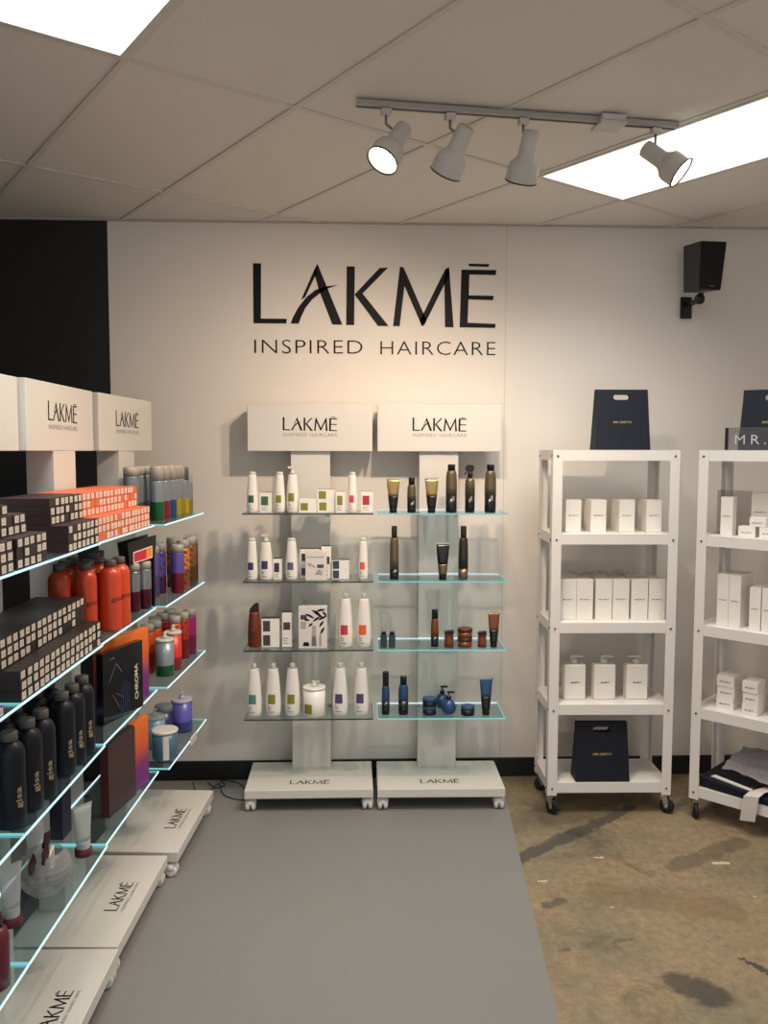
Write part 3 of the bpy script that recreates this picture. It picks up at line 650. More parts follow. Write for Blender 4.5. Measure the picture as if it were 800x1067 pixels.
# ------------------------------------------------------------------ hair colour cartons on the left stands
def colour_carton(name, m):
    bm = NB(); bx(bm, -.0193, .0193, 0, .160, 0, .0268, 0, bev=.0008)
    quad(bm, [(-.0125, -.0005, .0045), (.0125, -.0005, .0045), (.0125, -.0005, .0235), (-.0125, -.0005, .0235)], 1)
    for zz in (.009, .013, .018): quad(bm, [(-.008, -.0008, zz), (.008, -.0008, zz), (.008, -.0008, zz + .0012), (-.008, -.0008, zz + .0012)], 2)
    me = link(name, bm, [m, mat('shade_sticker', (232, 222, 208), .6, var=.1, scale=300), GREYINK], fixn=False)
    bm = NB(); bx(bm, -.0193, .0193, 0, .160, 0, .0268, 0, bev=.0008); me2 = link(name, bm, [m], fixn=False)
    a, b = me.data, me2.data; bpy.data.objects.remove(me); bpy.data.objects.remove(me2); return a, b
DK = colour_carton('colour_carton', mat('dark_maroon_card', (48, 31, 33), .5, var=.15, scale=20))
DK2 = colour_carton('colour_carton', mat('black_brown_card', (40, 34, 32), .45, var=.15, scale=20))
OR = colour_carton('colour_carton', mat('orange_card', (212, 104, 68), .5, var=.08, scale=20))
ORD = ['bottom', 'second', 'third', 'fourth', 'fifth', 'top']
NTH = ['first', 'second', 'third', 'fourth', 'fifth', 'sixth', 'seventh', 'eighth', 'ninth', 'tenth', 'eleventh', 'twelfth', 'thirteenth', 'fourteenth', 'fifteenth', 'sixteenth']
def stack(s, r, lx0, n, layers, ly, kind, desc, group, z0=0, start=0, miss=.1):
    z = zshelf(s, r) + .0008 + z0
    for L_ in range(layers):
        for k in range(n):
            me = kind[1] if random.random() < miss else kind[0]
            o = bpy.data.objects.new('colour_carton', me); COL.objects.link(o)
            o.location = W(s, lx0 + .0198 + k * .0400 + random.uniform(-.0003, .0003), ly + random.uniform(0, .003), z + L_ * .0272); o.rotation_euler.z = ST[s][2]
            tag(o, '%s, %s layer, %s from left' % (desc, ORD[start + L_], NTH[k]), 'box', group)
random.seed(11)
for n, L_, ly, z0, st in ((5, 3, .034, 0, 0), (4, 2, .075, .0817, 3), (2, 1, .09, .1362, 5)):
    stack(1, 1, -.318, n, L_, ly, DK, 'dark maroon colour carton, left stack on top shelf', 'dark maroon cartons in the left stack', z0=z0, start=st)
for ly, z0, st in ((.034, 0, 0), (.085, .0817, 3)):
    stack(1, 1, .043, 7, 3, ly, DK, 'dark maroon colour carton, stack beside orange ones', 'dark maroon cartons beside the orange ones', z0=z0, start=st)
    stack(2, 1, -.322, 15, 3, ly, OR, 'orange colour carton on the top shelf', 'orange colour cartons', z0=z0, start=st)
    stack(1, 2, -.322, 16, 3, ly, DK2, 'black-brown colour carton on the second shelf', 'black-brown cartons on the second shelf', z0=z0, start=st)
stack(0, 1, .20, 3, 3, .034, DK, 'dark maroon colour carton at left photo edge, top shelf', 'dark maroon cartons at the photo edge')
# lilac carton at left edge
o = bpy.data.objects.new('colour_carton', colour_carton('colour_carton', mat('lilac_card', (104, 92, 150), .5))[0]); COL.objects.link(o)
o.location = W(0, .215, .034, ZS[2] + .0008); o.rotation_euler.z = ST[0][2]; tag(o, 'lilac hair colour carton at the left photo edge on the second shelf', 'box')

# ------------------------------------------------------------------ litre bottles
def litre(name, m, capm, txt, txtm, group):
    t = empty(name, 'x', 'bottle', group=group); r_ = .0385
    link('body', LB([(r_ * .88, 0), (r_ * .97, .003), (r_, .01), (r_, .195), (r_ * .96, .207), (r_ * .82, .219), (r_ * .6, .227), (r_ * .48, .230), (r_ * .46, .2325)], 28), m, t)
    bm = NB(); lathe(bm, [(r_ * .54, .2328), (r_ * .56, .2335), (r_ * .56, .254), (r_ * .5, .257)], 24); link('cap', bm, capm, t)
    bm = text_bm(txt[0], .058 if txt[1] else .062, .02, bold=.01)
    if txt[1]: bmesh.ops.transform(bm, matrix=Matrix.Translation((0, 0, .085)) @ Matrix.Rotation(radians(-90), 4, 'Y') @ Matrix.Translation((0, 0, -.012)), verts=bm.verts)
    else: bmesh.ops.transform(bm, matrix=Matrix.Translation((0, 0, .105)), verts=bm.verts)
    for v in bm.verts:
        a = v.co.x / r_ ; v.co = ((r_ + .0007) * sin(a), -(r_ + .0007) * cos(a), v.co.z)
    bmesh.ops.transform(bm, matrix=Matrix.Rotation(radians(-8), 4, 'Z'), verts=bm.verts)
    link('lettering', bm, txtm, t, fixn=False); return t
def series(proto, spots, group):
    for i, (s, lx, ly, r, lab, rot) in enumerate(spots):
        rot = -28 if 'navy' in group else -16
        o = proto if i == 0 else copy_tree(proto)
        put(o, W(s, lx, ly, zshelf(s, r) + .0008), ST[s][2] + radians(rot), lab, group=group)
CAPD = mat('grey_cap', (92, 90, 84), .5)
nav = litre('litre_bottle', mat('navy_plastic', (18, 22, 31), .42, spec=.3), CAPD, ('gisa', True), mat('tan_print', (170, 152, 122), .5), None)
series(nav, [(1, -.278, .088, 3, 'navy litre bottle with grey cap, nearest of the front row on the third left shelf', 0),
             (1, -.173, .084, 3, 'navy litre bottle, second from near in the front row of the third left shelf', 0),
             (1, -.092, .078, 3, 'navy litre bottle, third from near in the front row of the third left shelf', 0),
             (1, .080, .082, 3, 'navy litre bottle, fourth from near in the front row, after the gap', 0),
             (1, .165, .080, 3, 'navy litre bottle, fifth from near in the front row of the third left shelf', 0),
             (1, .262, .082, 3, 'navy litre bottle, farthest of the front row on the third left shelf', 0),
             (1, -.205, .178, 3, 'navy litre bottle, nearest of the back row on the third left shelf', 0),
             (1, -.120, .178, 3, 'navy litre bottle, second from near in the back row of the third left shelf', 0),
             (1, -.036, .175, 3, 'navy litre bottle, third from near in the back row of the third left shelf', 0),
             (1, .117, .176, 3, 'navy litre bottle, second farthest in the back row of the third left shelf', 0),
             (1, .215, .174, 3, 'navy litre bottle, farthest of the back row on the third left shelf', 0),
             (2, .07, .195, 2, 'navy litre bottle behind the orange ones, left of two dark caps', 0),
             (2, .155, .205, 2, 'navy litre bottle behind the orange ones, right of two dark caps', 0)], 'navy litre bottles')
org = litre('litre_bottle', mat('orange_plastic', (196, 66, 34), .32), mat('grey_cap_dark', (86, 80, 76), .5), ('gisa', False), mat('maroon_print', (96, 22, 26), .5), None)
series(org, [(2, -.112, .070, 2, 'orange litre bottle at the front, clear of the dark cartons on the second shelf', 0),
             (2, -.030, .064, 2, 'orange litre bottle in the front row nearest the black pouch', 0),
             (2, -.193, .130, 2, 'orange litre bottle partly hidden behind the end of the dark carton stack', 0),
             (2, -.232, .206, 2, 'orange litre bottle farthest left, showing beside the white post', 0),
             (2, -.112, .149, 2, 'orange litre bottle directly behind the front orange bottle', 0),
             (2, -.030, .143, 2, 'orange litre bottle behind the one nearest the black pouch', 0),
             (2, -.150, .220, 2, 'orange litre bottle in the back row, second from the left', 0),
             (2, -.065, .222, 2, 'orange litre bottle at the right end of the back row', 0)], 'orange litre bottles')

# ------------------------------------------------------------------ spray cans and tubs on stand 3
CAPG = mat('silver_grey_cap', (172, 164, 154), .4, metal=.1)
def can(s, r, lx, ly, h, r_, m, label, group, capf=.16, capm=None, rz=0):
    t = empty('spray_can', label, 'spray can', W(s, lx, ly, zshelf(s, r) + .0008), ST[s][2] + radians(rz), group); hb = h * (1 - capf)
    link('body', LB([(r_ * .95, 0), (r_, .003), (r_, hb - .006), (r_ * .92, hb)], 24), m, t)
    link('cap', LB([(r_ * .97, hb + .0003), (r_ * .97, h - .006), (r_ * .86, h)], 24), capm or CAPG, t)
    return t
sil = (132, 140, 146)
GC = 'silver-capped spray cans on the top shelf'
for lx, ly, low, l, kk in ((-.120, .125, (34, 92, 50), 'green-based silver spray can, nearest of the front row on the top shelf', 'g'),
        (-.035, .122, (132, 40, 52), 'maroon-based silver spray can in the front row of the top shelf', 'm'),
        (.045, .115, (42, 78, 120), 'blue-based silver spray can in the front row of the top shelf', 'b'),
        (.120, .110, (176, 158, 34), 'yellow-based silver spray can next to the blue-based one', 'y'),
        (.180, .108, (166, 132, 40), 'ochre-based spray can, third from the far end of the top shelf', 'o'),
        (.238, .104, (186, 168, 40), 'yellow-based spray can with leaning dark cap, second from the far end', 'y2'),
        (.294, .100, (150, 128, 34), 'short mustard-based spray can at the far end of the top shelf', 'y3')):
    can(3, 1, lx, ly, .238 if kk not in ('y3', 'y2') else (.19 if kk == 'y3' else .225), .030 if lx < 0.1 else .026, band('can_' + kk, [(0, low), (.46, sil)], .3, .35), l, GC, capm=mat('dark_speckled_cap', (90, 92, 92), .5) if kk == 'y2' else (CLR if kk == 'y3' else None), capf=.27)
for lx, ly, l in ((-.27, .19, 'silver spray can with grey cap, nearest in the back row behind the orange cartons'), (-.195, .205, 'silver spray can with grey cap, second in the back row of the top shelf'), (-.115, .205, 'silver spray can with grey cap behind the green-based can'),
                  (-.035, .205, 'silver spray can with grey cap behind the maroon-based can'), (.045, .205, 'silver spray can with grey cap behind the blue-based can')):
    can(3, 1, lx, ly, .236, .031, band('can_back', [(0, (70, 84, 92)), (.4, (118, 126, 132))], .3, .35), l, GC)
GD = 'spray cans on the second shelf'
leo = (60, 34, 22)
for lx, ly, m, l, h in ((-.09, .16, band('can_lilac', [(0, (74, 62, 120)), (.5, (92, 78, 146))], .35, .2), 'lilac spray can beside the black pouch, in the back row', .225),
        (-.02, .150, band('can_grape', [(0, (70, 24, 44)), (.4, (88, 70, 140))], .35, .2, spots=(40, 32, 80)), 'violet spray can standing behind the red-based one', .232),
        (.0, .072, band('can_redgrape', [(0, (112, 20, 34)), (.5, (96, 78, 150))], .35, .2), 'violet and red spray can at the front of the second shelf', .222),
        (.105, .075, band('can_leopard', [(0, (150, 86, 40)), (.5, (226, 140, 52)), (.8, (226, 140, 52))], .35, .2, spots=leo), 'orange leopard-print spray can in front on the second shelf', .232),
        (.165, .14, band('can_leopard2', [(0, (120, 70, 34)), (.5, (206, 120, 44))], .35, .2, spots=leo), 'orange leopard-print spray can in the back row', .236),
        (.20, .07, band('can_brown', [(0, (92, 58, 34)), (.5, (140, 92, 52))], .35, .2, spots=leo), 'brown patterned spray can near the far end of the second shelf', .235),
        (.28, .08, band('can_brown2', [(0, (70, 46, 30)), (.5, (112, 74, 44))], .35, .2, spots=(44, 28, 20)), 'dark brown spray can at the far end of the second shelf', .235)):
    can(3, 2, lx, ly, h, .030, m, l, GD)
GE = 'spray cans behind the tubs on the third shelf'
for lx, ly, m, l in ((-.10, .185, band('can_or', [(0, (150, 50, 28)), (.5, (214, 92, 44))], .35, .2), 'orange spray can with grey cap, nearest behind the green-based tub'),
        (-.02, .175, band('can_or', [], .3), 'orange spray can with grey cap behind the red tub'),
        (.085, .115, band('can_or2', [(0, (120, 44, 24)), (.45, (222, 98, 44))], .35, .2, spots=(150, 44, 24)), 'orange spray can with patterned base right of the red tub'),
        (.175, .10, band('can_rd', [(0, (110, 24, 26)), (.5, (186, 52, 38))], .35, .2, spots=(120, 26, 30)), 'red spray can second from the far end of the third shelf'),
        (.265, .09, band('can_mg', [(0, (110, 20, 70)), (.5, (150, 30, 96))], .35, .2), 'magenta spray can at the far end of the third shelf'),
        (.06, .20, band('can_or', [], .3), 'orange spray can in the rear row, middle of the third shelf'), (.15, .19, band('can_rd', [], .3), 'red spray can in the rear row of the third shelf'), (.24, .18, band('can_rd', [], .3), 'red spray can in the far rear corner of the third shelf')):
    can(3, 3, lx, ly, .222, .030, m, l, GE)
LIDW = mat('pale_lid', (206, 202, 194), .4)
GT = 'pump tubs on the left stand'
def tb(s, r, lx, ly, R_, h, m, lid, l, **k): tub(W(s, lx, ly, zshelf(s, r) + .0008), ST[s][2], R_, h, m, lid, l, group=GT, **k)
tb(3, 3, -.135, .098, .040, .165, band('tub_green', [(0, (24, 84, 52)), (.32, (132, 142, 152))], .3, .2), LIDW, 'grey tub with dark green base and white pump lid on the third shelf')
tb(3, 3, -.03, .090, .038, .175, band('tub_red', [(0, (130, 30, 34)), (.35, (206, 48, 40))], .35), LIDW, 'red tub with white pump lid on the third shelf')
tb(3, 4, -.20, .085, .056, .128, mat('petrol_tub', (66, 96, 116), .35), LIDW, 'petrol blue tub with white lid and pale stripe, nearest on the bottom shelf', labm=(LIDW, (-82, -56), 1), pump=False)
tb(3, 4, -.085, .165, .046, .15, mat('pale_blue_tub', (120, 150, 172), .35), CLR, 'pale blue tub with clear pump lid behind the petrol tub')
tb(3, 4, .055, .165, .040, .155, mat('navy_tub', (32, 40, 86), .3), mat('grey_lid', (124, 126, 134), .4), 'navy tub with grey lid behind the violet tub', pump=False, lidh=.03)
tb(3, 4, .150, .105, .049, .158, band('tub_violet', [(0, (56, 54, 116)), (.36, (92, 88, 172))], .3), mat('lilac_lid', (186, 180, 196), .4), 'violet tub with lilac pump lid at the far end of the bottom shelf')
t = empty('shelf_clip', 'clear plastic price clip on the front edge of the far bottom shelf', 'clip', W(3, .045, .026, ZS[4]), ST[3][2])
bm = NB(); bx(bm, -.045, .045, -.008, -.0003 + .002, -.018, .016, bev=.002); link('clip_body', bm, mat('frosted_cap', (206, 204, 198), .3), t)

# black pouch with two cans ------------------------------------------------------
t = empty('gift_pouch', 'black gift pouch with a pink and orange sticker on the second shelf', 'pouch', W(2, .262, .061, ZS[2] + .0008), ST[2][2] + radians(-21))
PB = mat('pouch_black', (34, 32, 32), .35)
bm = NB()
prism(bm, [(-.082, 0), (.082, 0), (.082, .22), (.092, .30), (-.094, .285), (-.082, .22)], .044, .052)
for sx in (-1, 1): bx(bm, sx * .079 - .003, sx * .079 + .003, .004, .0438, 0, .215)
link('pouch_body', bm, PB, t)
bm = NB(); prism(bm, [(-.082, .205), (.082, .215), (.092, .30), (-.094, .285)], .002, .0035); link('header_card', bm, PB, t)
bm = NB(); prism(bm, [(-.06, .198), (.062, .208), (.062, .258), (-.06, .244)], .0005, .0016); link('sticker', bm, mat('sticker_rim', (226, 214, 200), .5), t)
bm = NB(); quad(bm, [(-.055, .0002, .203), (.022, .0002, .209), (.022, .0002, .249), (-.055, .0002, .24)], 0); quad(bm, [(.022, .0002, .209), (.058, .0002, .212), (.058, .0002, .253), (.022, .0002, .249)], 1)
link('sticker_print', bm, [mat('cerise', (196, 44, 74), .5), mat('amber', (236, 132, 44), .5)], t)
for k, (lx, l) in enumerate(((.237, 'plum-based silver spray can inside the black pouch, near one'), (.303, 'plum-based silver spray can inside the black pouch, far one'))):
    can(2, 2, lx, (.096, .070)[k], .196, .0285, band('can_plum', [(0, (86, 24, 46)), (.5, (128, 132, 138))], .25, .5), l, 'pair of cans in the black pouch', rz=-6)

# boards and boxes on stand 2 ----------------------------------------------------
SUN = band('orange_to_violet', [(0, (104, 30, 118)), (.35, (122, 36, 112)), (.6, (206, 84, 44)), (1, (232, 116, 36))], .45, spots='smooth')
def board(s, r, lx, ly, ang, wd, dp, h, m, name, label, cat, extra=None):
    """upright board whose near front corner is at lx, ly on shelf r, turned by ang degrees"""
    t = empty(name, label, cat, W(s, lx, ly, zshelf(s, r) + .0008), ST[s][2] + radians(ang))
    bm = NB(); bx(bm, 0, wd, 0, dp, 0, h, bev=.001); link('box_body', bm, m, t)
    if extra:
        n = len(t.children); extra(t, wd, h)
        for c in t.children:
            if c.name.split('.')[0] != 'box_body': c.location.x += wd / 2
    return t
board(2, 3, -.09, .121, -15, .33, .03, .285, SUN, 'display_box', 'orange to violet display box behind the black CHROMA box', 'box')
CHB = mat('chroma_black', (18, 18, 24), .18, var=.3, scale=14)
def chroma(t, w_, h):
    bm = text_bm('CHROMA', .138, .022, bold=.01)
    bmesh.ops.transform(bm, matrix=Matrix.Translation((w_ * .32, 0, h * .42)) @ Matrix.Rotation(radians(-90), 4, 'Y') @ Matrix.Translation((0, 0, -.011)), verts=bm.verts)
    link('lettering', bm, mat('cream_print', (222, 206, 176), .5), t, fixn=False)
    bm = NB(); y = -.0006
    def line(a, b, wd, mi):
        a, b = Vector(a), Vector(b); n = (b - a).normalized(); n = Vector((-n.y, n.x)) * wd
        quad(bm, [(p.x, y, p.y) for p in (a - n, b - n, b + n, a + n)], mi)
    line((-.09, .15), (-.045, .21), .0012, 0); line((-.045, .21), (-.01, .17), .0012, 0); line((.075, .09), (.11, .13), .001, 0)
    line((-.07, .10), (-.03, .04), .0008, 1); line((-.05, .10), (0, .07), .0008, 1)
    for k in range(5): line((-.02 + k * .012, .01), (-.015 + k * .012, .14 - .012 * abs(k - 2)), .0016, 2)  # bluish sheen on the glossy black, painted in as thin bars
    link('artwork', bm, [mat('grey_line', (112, 110, 112), .4), mat('gold_line', (140, 110, 60), .4), mat('painted_blue_sheen', (44, 54, 96), .2)], t, fixn=False)
    bm = text_bm('LAKME', .03, .007, bold=.01); link('small_lettering', bm, mat('grey_line', (112, 110, 112), .4), t, (-.07, 0, h * .88))
board(2, 3, -.142, .094, -17, .25, .028, .262, CHB, 'colour_kit_box', 'glossy black CHROMA hair colour box standing on the third left shelf', 'box', extra=chroma)
board(2, 4, .098, .062, -10, .125, .03, .275, SUN, 'display_box', 'orange to violet display box beside the maroon binder on the bottom shelf', 'box')
def red_mark(t, w_, h):
    bm = NB(); prism(bm, [(-.03, .13), (-.005, .15), (.03, .185), (.012, .16), (-.01, .14)], -.001, -.0004); link('emblem', bm, mat('dull_red', (120, 40, 42), .5), t)
    bm = NB(); bx(bm, -w_ / 2 - .0012, -w_ / 2 - .0002, .002, .032, .002, h - .002); link('spine', bm, mat('maroon_spine', (84, 34, 32), .4), t)
board(2, 4, -.128, .086, -9, .215, .034, .275, mat('maroon_board', (60, 38, 40), .45), 'shade_binder', 'dark maroon shade binder standing on the bottom shelf of the middle stand', 'binder', extra=red_mark)
board(2, 4, -.30, .19, 0, .08, .045, .24, mat('midnight_card', (34, 30, 52), .45), 'display_box', 'midnight blue box behind the clear tube, back of the bottom shelf', 'box')
board(0, 4, .2, .2, 0, .1, .04, .1, CARD, 'display_box', 'white carton at the back of the nearest bottom shelf, left edge', 'box')

# tubes, jar and brushes on stand 1 bottom shelf -----------------------------------
MAR = mat('maroon_cap', (98, 26, 40), .35); CT = clear('frosted_tube', (215, 222, 222), mixw=((226, 230, 228), .45))
GM = 'frosted tubes with maroon caps'
def clear_tube(s, lx, ly, h, w_, l, rz=0):
    t = tube_at(W(s, lx, ly, ZS[4] + .0008), ST[s][2] + radians(rz), h, w_, CT, CT, MAR, l, .3, GM, CT, capw=.78)
clear_tube(1, .262, .090, .172, .036, 'frosted squeeze tube standing on its maroon cap, beside the maroon binder', -35)
clear_tube(1, -.145, .155, .175, .036, 'frosted squeeze tube on maroon cap at the left photo edge', -35)
clear_tube(1, .14, .20, .165, .034, 'frosted squeeze tube behind the ribbed jar', -35)
t = empty('mask_bottle', 'dark maroon bottle cut by the left photo edge, nearest bottom shelf', 'bottle', W(0, .235, .075, ZS[4] + .0008), ST[0][2])
link('body', LB([(.03, 0), (.033, .004), (.034, .13), (.028, .15), (.018, .158)]), MAR, t); link('cap', LB([(.019, .1583), (.019, .19), (.015, .193)]), mat('maroon_dark', (62, 16, 26), .3), t)
JX, JY = .022, .125
t = empty('ribbed_jar', 'round ribbed clear jar holding brushes on the near bottom shelf', 'jar', W(1, JX, JY, ZS[4] + .0008), ST[1][2])
pr = [(.035, 0)]
for k in range(1, 25):
    u = k / 25; pr.append((.080 * sin(pi * (.12 + .70 * u)) ** .8 + .0022 * sin(k * pi), .002 + .135 * u))
pr2 = []
for k, (a, b) in enumerate(pr): pr2.append((a + (.0022 if k % 3 == 1 else 0), b))
bm = NB(); lathe(bm, pr2, 32, caps=False); bm.faces.new([v for v in bm.verts if abs(v.co.z) < 1e-6][:32])
link('jar_body', bm, clear('ribbed_plastic', (215, 218, 218), mixw=((214, 212, 208), .28)), t, fixn=False)
for k, (dx, dy, ax, l) in enumerate(((-.02, .015, -32, 'tint brush with dark maroon bristles leaning left in the ribbed jar'), (-.01, -.01, -18, 'tint brush with dark maroon bristles, steepest of those in the ribbed jar'), (.015, .02, 12, 'tint brush with pale handle leaning right in the ribbed jar'))):
    b = empty('tint_brush', l, 'brush', W(1, JX + dx, JY + dy, ZS[4] + .03), ST[1][2], 'tint brushes in the ribbed jar'); b.rotation_euler = (radians(6), radians(ax), ST[1][2])
    bm = NB(); tube(bm, [(0, 0, 0), (0, 0, .06), (0, 0, .1)], .004, rs=[.003, .005, .007]); link('handle', bm, mat('brush_handle', (120, 116, 116), .4) if k < 2 else mat('cream_handle', (216, 204, 180), .4), b)
    bm = NB(); bx(bm, -.022, .022, -.004, .004, .1003, .118, bev=.001); link('ferrule', bm, BLACK, b)
    bm = NB()
    for q in range(9): bx(bm, -.021 + q * .0048, -.0175 + q * .0048, -.003, .003, .1185, .145)
    link('bristles', bm, mat('maroon_bristle', (70, 28, 40), .6), b)
t = empty('cream_sachet', 'cream-coloured sachet poking out of the ribbed jar', 'sachet', W(1, JX + .03, JY - .01, ZS[4] + .06), ST[1][2]); t.rotation_euler = (radians(8), radians(-25), ST[1][2])
bm = NB(); bx(bm, -.022, .022, -.005, .005, 0, .085, bev=.003); link('sachet_body', bm, mat('cream_foil', (222, 212, 190), .35), t)

# ------------------------------------------------------------------ utility racks
def rack(x, y, deg, zs, wd, dp, label):
    a = radians(deg); t = empty('utility_rack', label, 'shelving rack', (x, y, 0), a, 'white metal utility racks')
    top = zs[0]; lw = .048
    for sx in (0, 1):
        for sy in (0, 1):
            X = wd * sx; Y = dp * sy; ix = 1 if sx == 0 else -1; iy = 1 if sy == 0 else -1
            bm = NB()
            bx(bm, min(X, X + ix * lw), max(X, X + ix * lw), min(Y, Y + iy * .003), max(Y, Y + iy * .003), .1, top, bev=.0006)
            bx(bm, min(X, X + ix * .003), max(X, X + ix * .003), min(Y + iy * .003, Y + iy * lw), max(Y + iy * .003, Y + iy * lw), .1, top, bev=.0006)
            L_ = link('leg', bm, RACKW, t)
            bm = NB()
            for z in zs: lathe(bm, [(.0055, 0), (.005, .003), (.003, .004)], 10, M=Matrix.Translation((X + ix * lw * .5, Y, z - .03)) @ Matrix.Rotation(radians(90 if sy == 0 else -90), 4, 'X'))
            for z in zs: lathe(bm, [(.0055, 0), (.005, .003), (.003, .004)], 10, M=Matrix.Translation((X, Y + iy * lw * .5, z - .03)) @ Matrix.Rotation(radians(-90 if sx == 0 else 90), 4, 'Y'))
            link('bolts', bm, mat('dark_bolt', (74, 74, 76), .4, metal=.6), L_)
            c = empty('caster'); c.parent = t; c.location = (X + ix * .022, Y + iy * .024, 0); c.rotation_euler.z = radians(-35 if sx else -50) + (pi if sy else 0) * .3
            bm = NB(); lathe(bm, [(.02, -.011), (.034, -.010), (.037, -.006), (.037, .006), (.034, .010), (.02, .011)], 24, M=Matrix.Translation((.012, 0, .0372)) @ Matrix.Rotation(pi / 2, 4, 'X')); link('wheel', bm, RUBBER, c)
            bm = NB()
            for q in (-1, 1): 
                f = prism(bm, [(-.016, .092), (.016, .092), (.022, .05), (.019, .03), (.006, .03), (-.006, .06)], q * .0145 - .0012, q * .0145 + .0012)
            bx(bm, -.018, .018, -.016, .016, .0905, .0935); lathe(bm, [(.014, .0936), (.014, .0992)], 14); link('fork', bm, CHROME, c)
            bm = NB(); lathe(bm, [(.006, -.018), (.006, .018)], 10, M=Matrix.Translation((.012, 0, .0372)) @ Matrix.Rotation(pi / 2, 4, 'X')); link('axle', bm, CHROME, c)
    for z in zs:
        e_ = .0035; bm = NB()
        bx(bm, e_, wd - e_, e_, dp - e_, z - .003, z - .0002)
        for y0, y1 in ((e_, e_ + .002), (dp - e_ - .002, dp - e_)): bx(bm, e_, wd - e_, y0, y1, z - .052, z - .0031)
        for x0, x1 in ((e_, e_ + .002), (wd - e_ - .002, wd - e_)): bx(bm, x0, x1, e_ + .0021, dp - e_ - .0021, z - .052, z - .0031)
        link('shelf', bm, RACKW, t)
    return (x, y, a)
RZ = [1.845, 1.43, .985, .568, .165]
R1 = rack(.985, 4.045, -1.2, RZ, .628, .335, 'white five-shelf utility rack beside the display stands, navy bag on top')
R2 = rack(1.692, 4.0, -45, RZ, .628, .335, 'white utility rack at the right edge of the photo, angled in the corner')
def RW(R_, lx, ly, z): x, y, a = R_; return (x + lx * cos(a) - ly * sin(a), y + lx * sin(a) + ly * cos(a), z + .0004)
def r1x(px, Y=4.14): return (rs(px, Y) - R1[0])

BAGSEAM = mat('bag_fold', (20, 24, 36), .6)
def bag(loc, rz, w0, w1, h, dp, label, lying=False, txt='MR.SMITH'):
    t = empty('paper_bag', label, 'bag', loc, rz, 'navy paper carrier bags')
    # front face with a slot handle, built as a ring of quads
    hw0, hw1 = w0 / 2, w1 / 2; sw, s0, s1 = .043, h - .052, h - .026
    def face(bm, yb, yt):
        P = lambda x, z: (x, yb + (yt - yb) * z / h, z)
        xo = lambda z: hw0 + (hw1 - hw0) * z / h
        inner = []
        for k in range(9): a = -pi / 2 + pi * k / 8; inner.append((sw - .013 + .013 * cos(a), (s0 + s1) / 2 + .013 * sin(a)))
        for k in range(9): a = pi / 2 + pi * k / 8; inner.append((-sw + .013 + .013 * cos(a), (s0 + s1) / 2 + .013 * sin(a)))
        outer = []
        n = len(inner)
        for (x, z) in inner:
            if x > 0: outer.append((xo(s0 - .02 + (s1 - s0 + .04) * ((z - s0) / (s1 - s0))), (s0 - .02) + (h - s0 + .02) * ((z - s0) / (s1 - s0))))
            else: outer.append((-xo(z), (s0 - .02) + (h - s0 + .02) * ((z - s0) / (s1 - s0))))
        iv = [bm.verts.new(P(x, z)) for x, z in inner]; ov = [bm.verts.new(P(x, z)) for x, z in outer]
        for k in range(n): bm.faces.new((iv[k], iv[(k + 1) % n], ov[(k + 1) % n], ov[k]))
        a, b = ov[0], ov[-1]
        c, d = bm.verts.new(P(-hw0, 0)), bm.verts.new(P(hw0, 0)); bm.faces.new((b, a, d, c))
        return None
    bm = NB(); face(bm, 0, dp * .42); link('front_panel', bm, NAVY, t)
    bm = NB(); face(bm, dp, dp * .58); link('back_panel', bm, NAVY, t)
    bm = NB()
    for sx in (-1, 1):
        f = [bm.verts.new((sx * hw0, 0, 0)), bm.verts.new((sx * hw1, dp * .42, h)), bm.verts.new((sx * (hw1 - .012), dp * .5, h)), bm.verts.new((sx * (hw0 - .03), dp * .5, .05)), bm.verts.new((sx * hw0, dp * .5, 0))]
        bm.faces.new(f)
        g = [bm.verts.new((sx * hw0, dp, 0)), bm.verts.new((sx * hw1, dp * .58, h)), bm.verts.new((sx * (hw1 - .012), dp * .5, h)), bm.verts.new((sx * (hw0 - .03), dp * .5, .05)), bm.verts.new((sx * hw0, dp * .5, 0))]
        bm.faces.new(g)
    quad(bm, [(-hw0, 0, .0005), (hw0, 0, .0005), (hw0, dp, .0005), (-hw0, dp, .0005)]); link('gusset', bm, NAVY, t, fixn=False)
    bm = text_bm(txt, .092, .0115, bold=.008)
    zz = h * .44; sl = dp * .42 / h
    for v in bm.verts: v.co = (v.co.x, (v.co.z + zz) * sl - .0012, v.co.z + zz)
    link('lettering', bm, GOLD, t, fixn=False)
    return t
bag(RW(R1, r1x(645.5, 4.17), .10, 1.845), R1[2], .278, .266, .305, .11, 'navy paper bag with gold lettering standing on top of the left rack')
bag(RW(R1, r1x(633.5, 4.07), .012, .165), R1[2], .275, .262, .298, .11, 'navy paper bag on the bottom shelf of the left rack')
bag(RW(R2, .285, .15, 1.845), R2[2] + radians(10), .298, .272, .293, .11, 'navy paper bag on top of the right rack behind the acrylic sign')

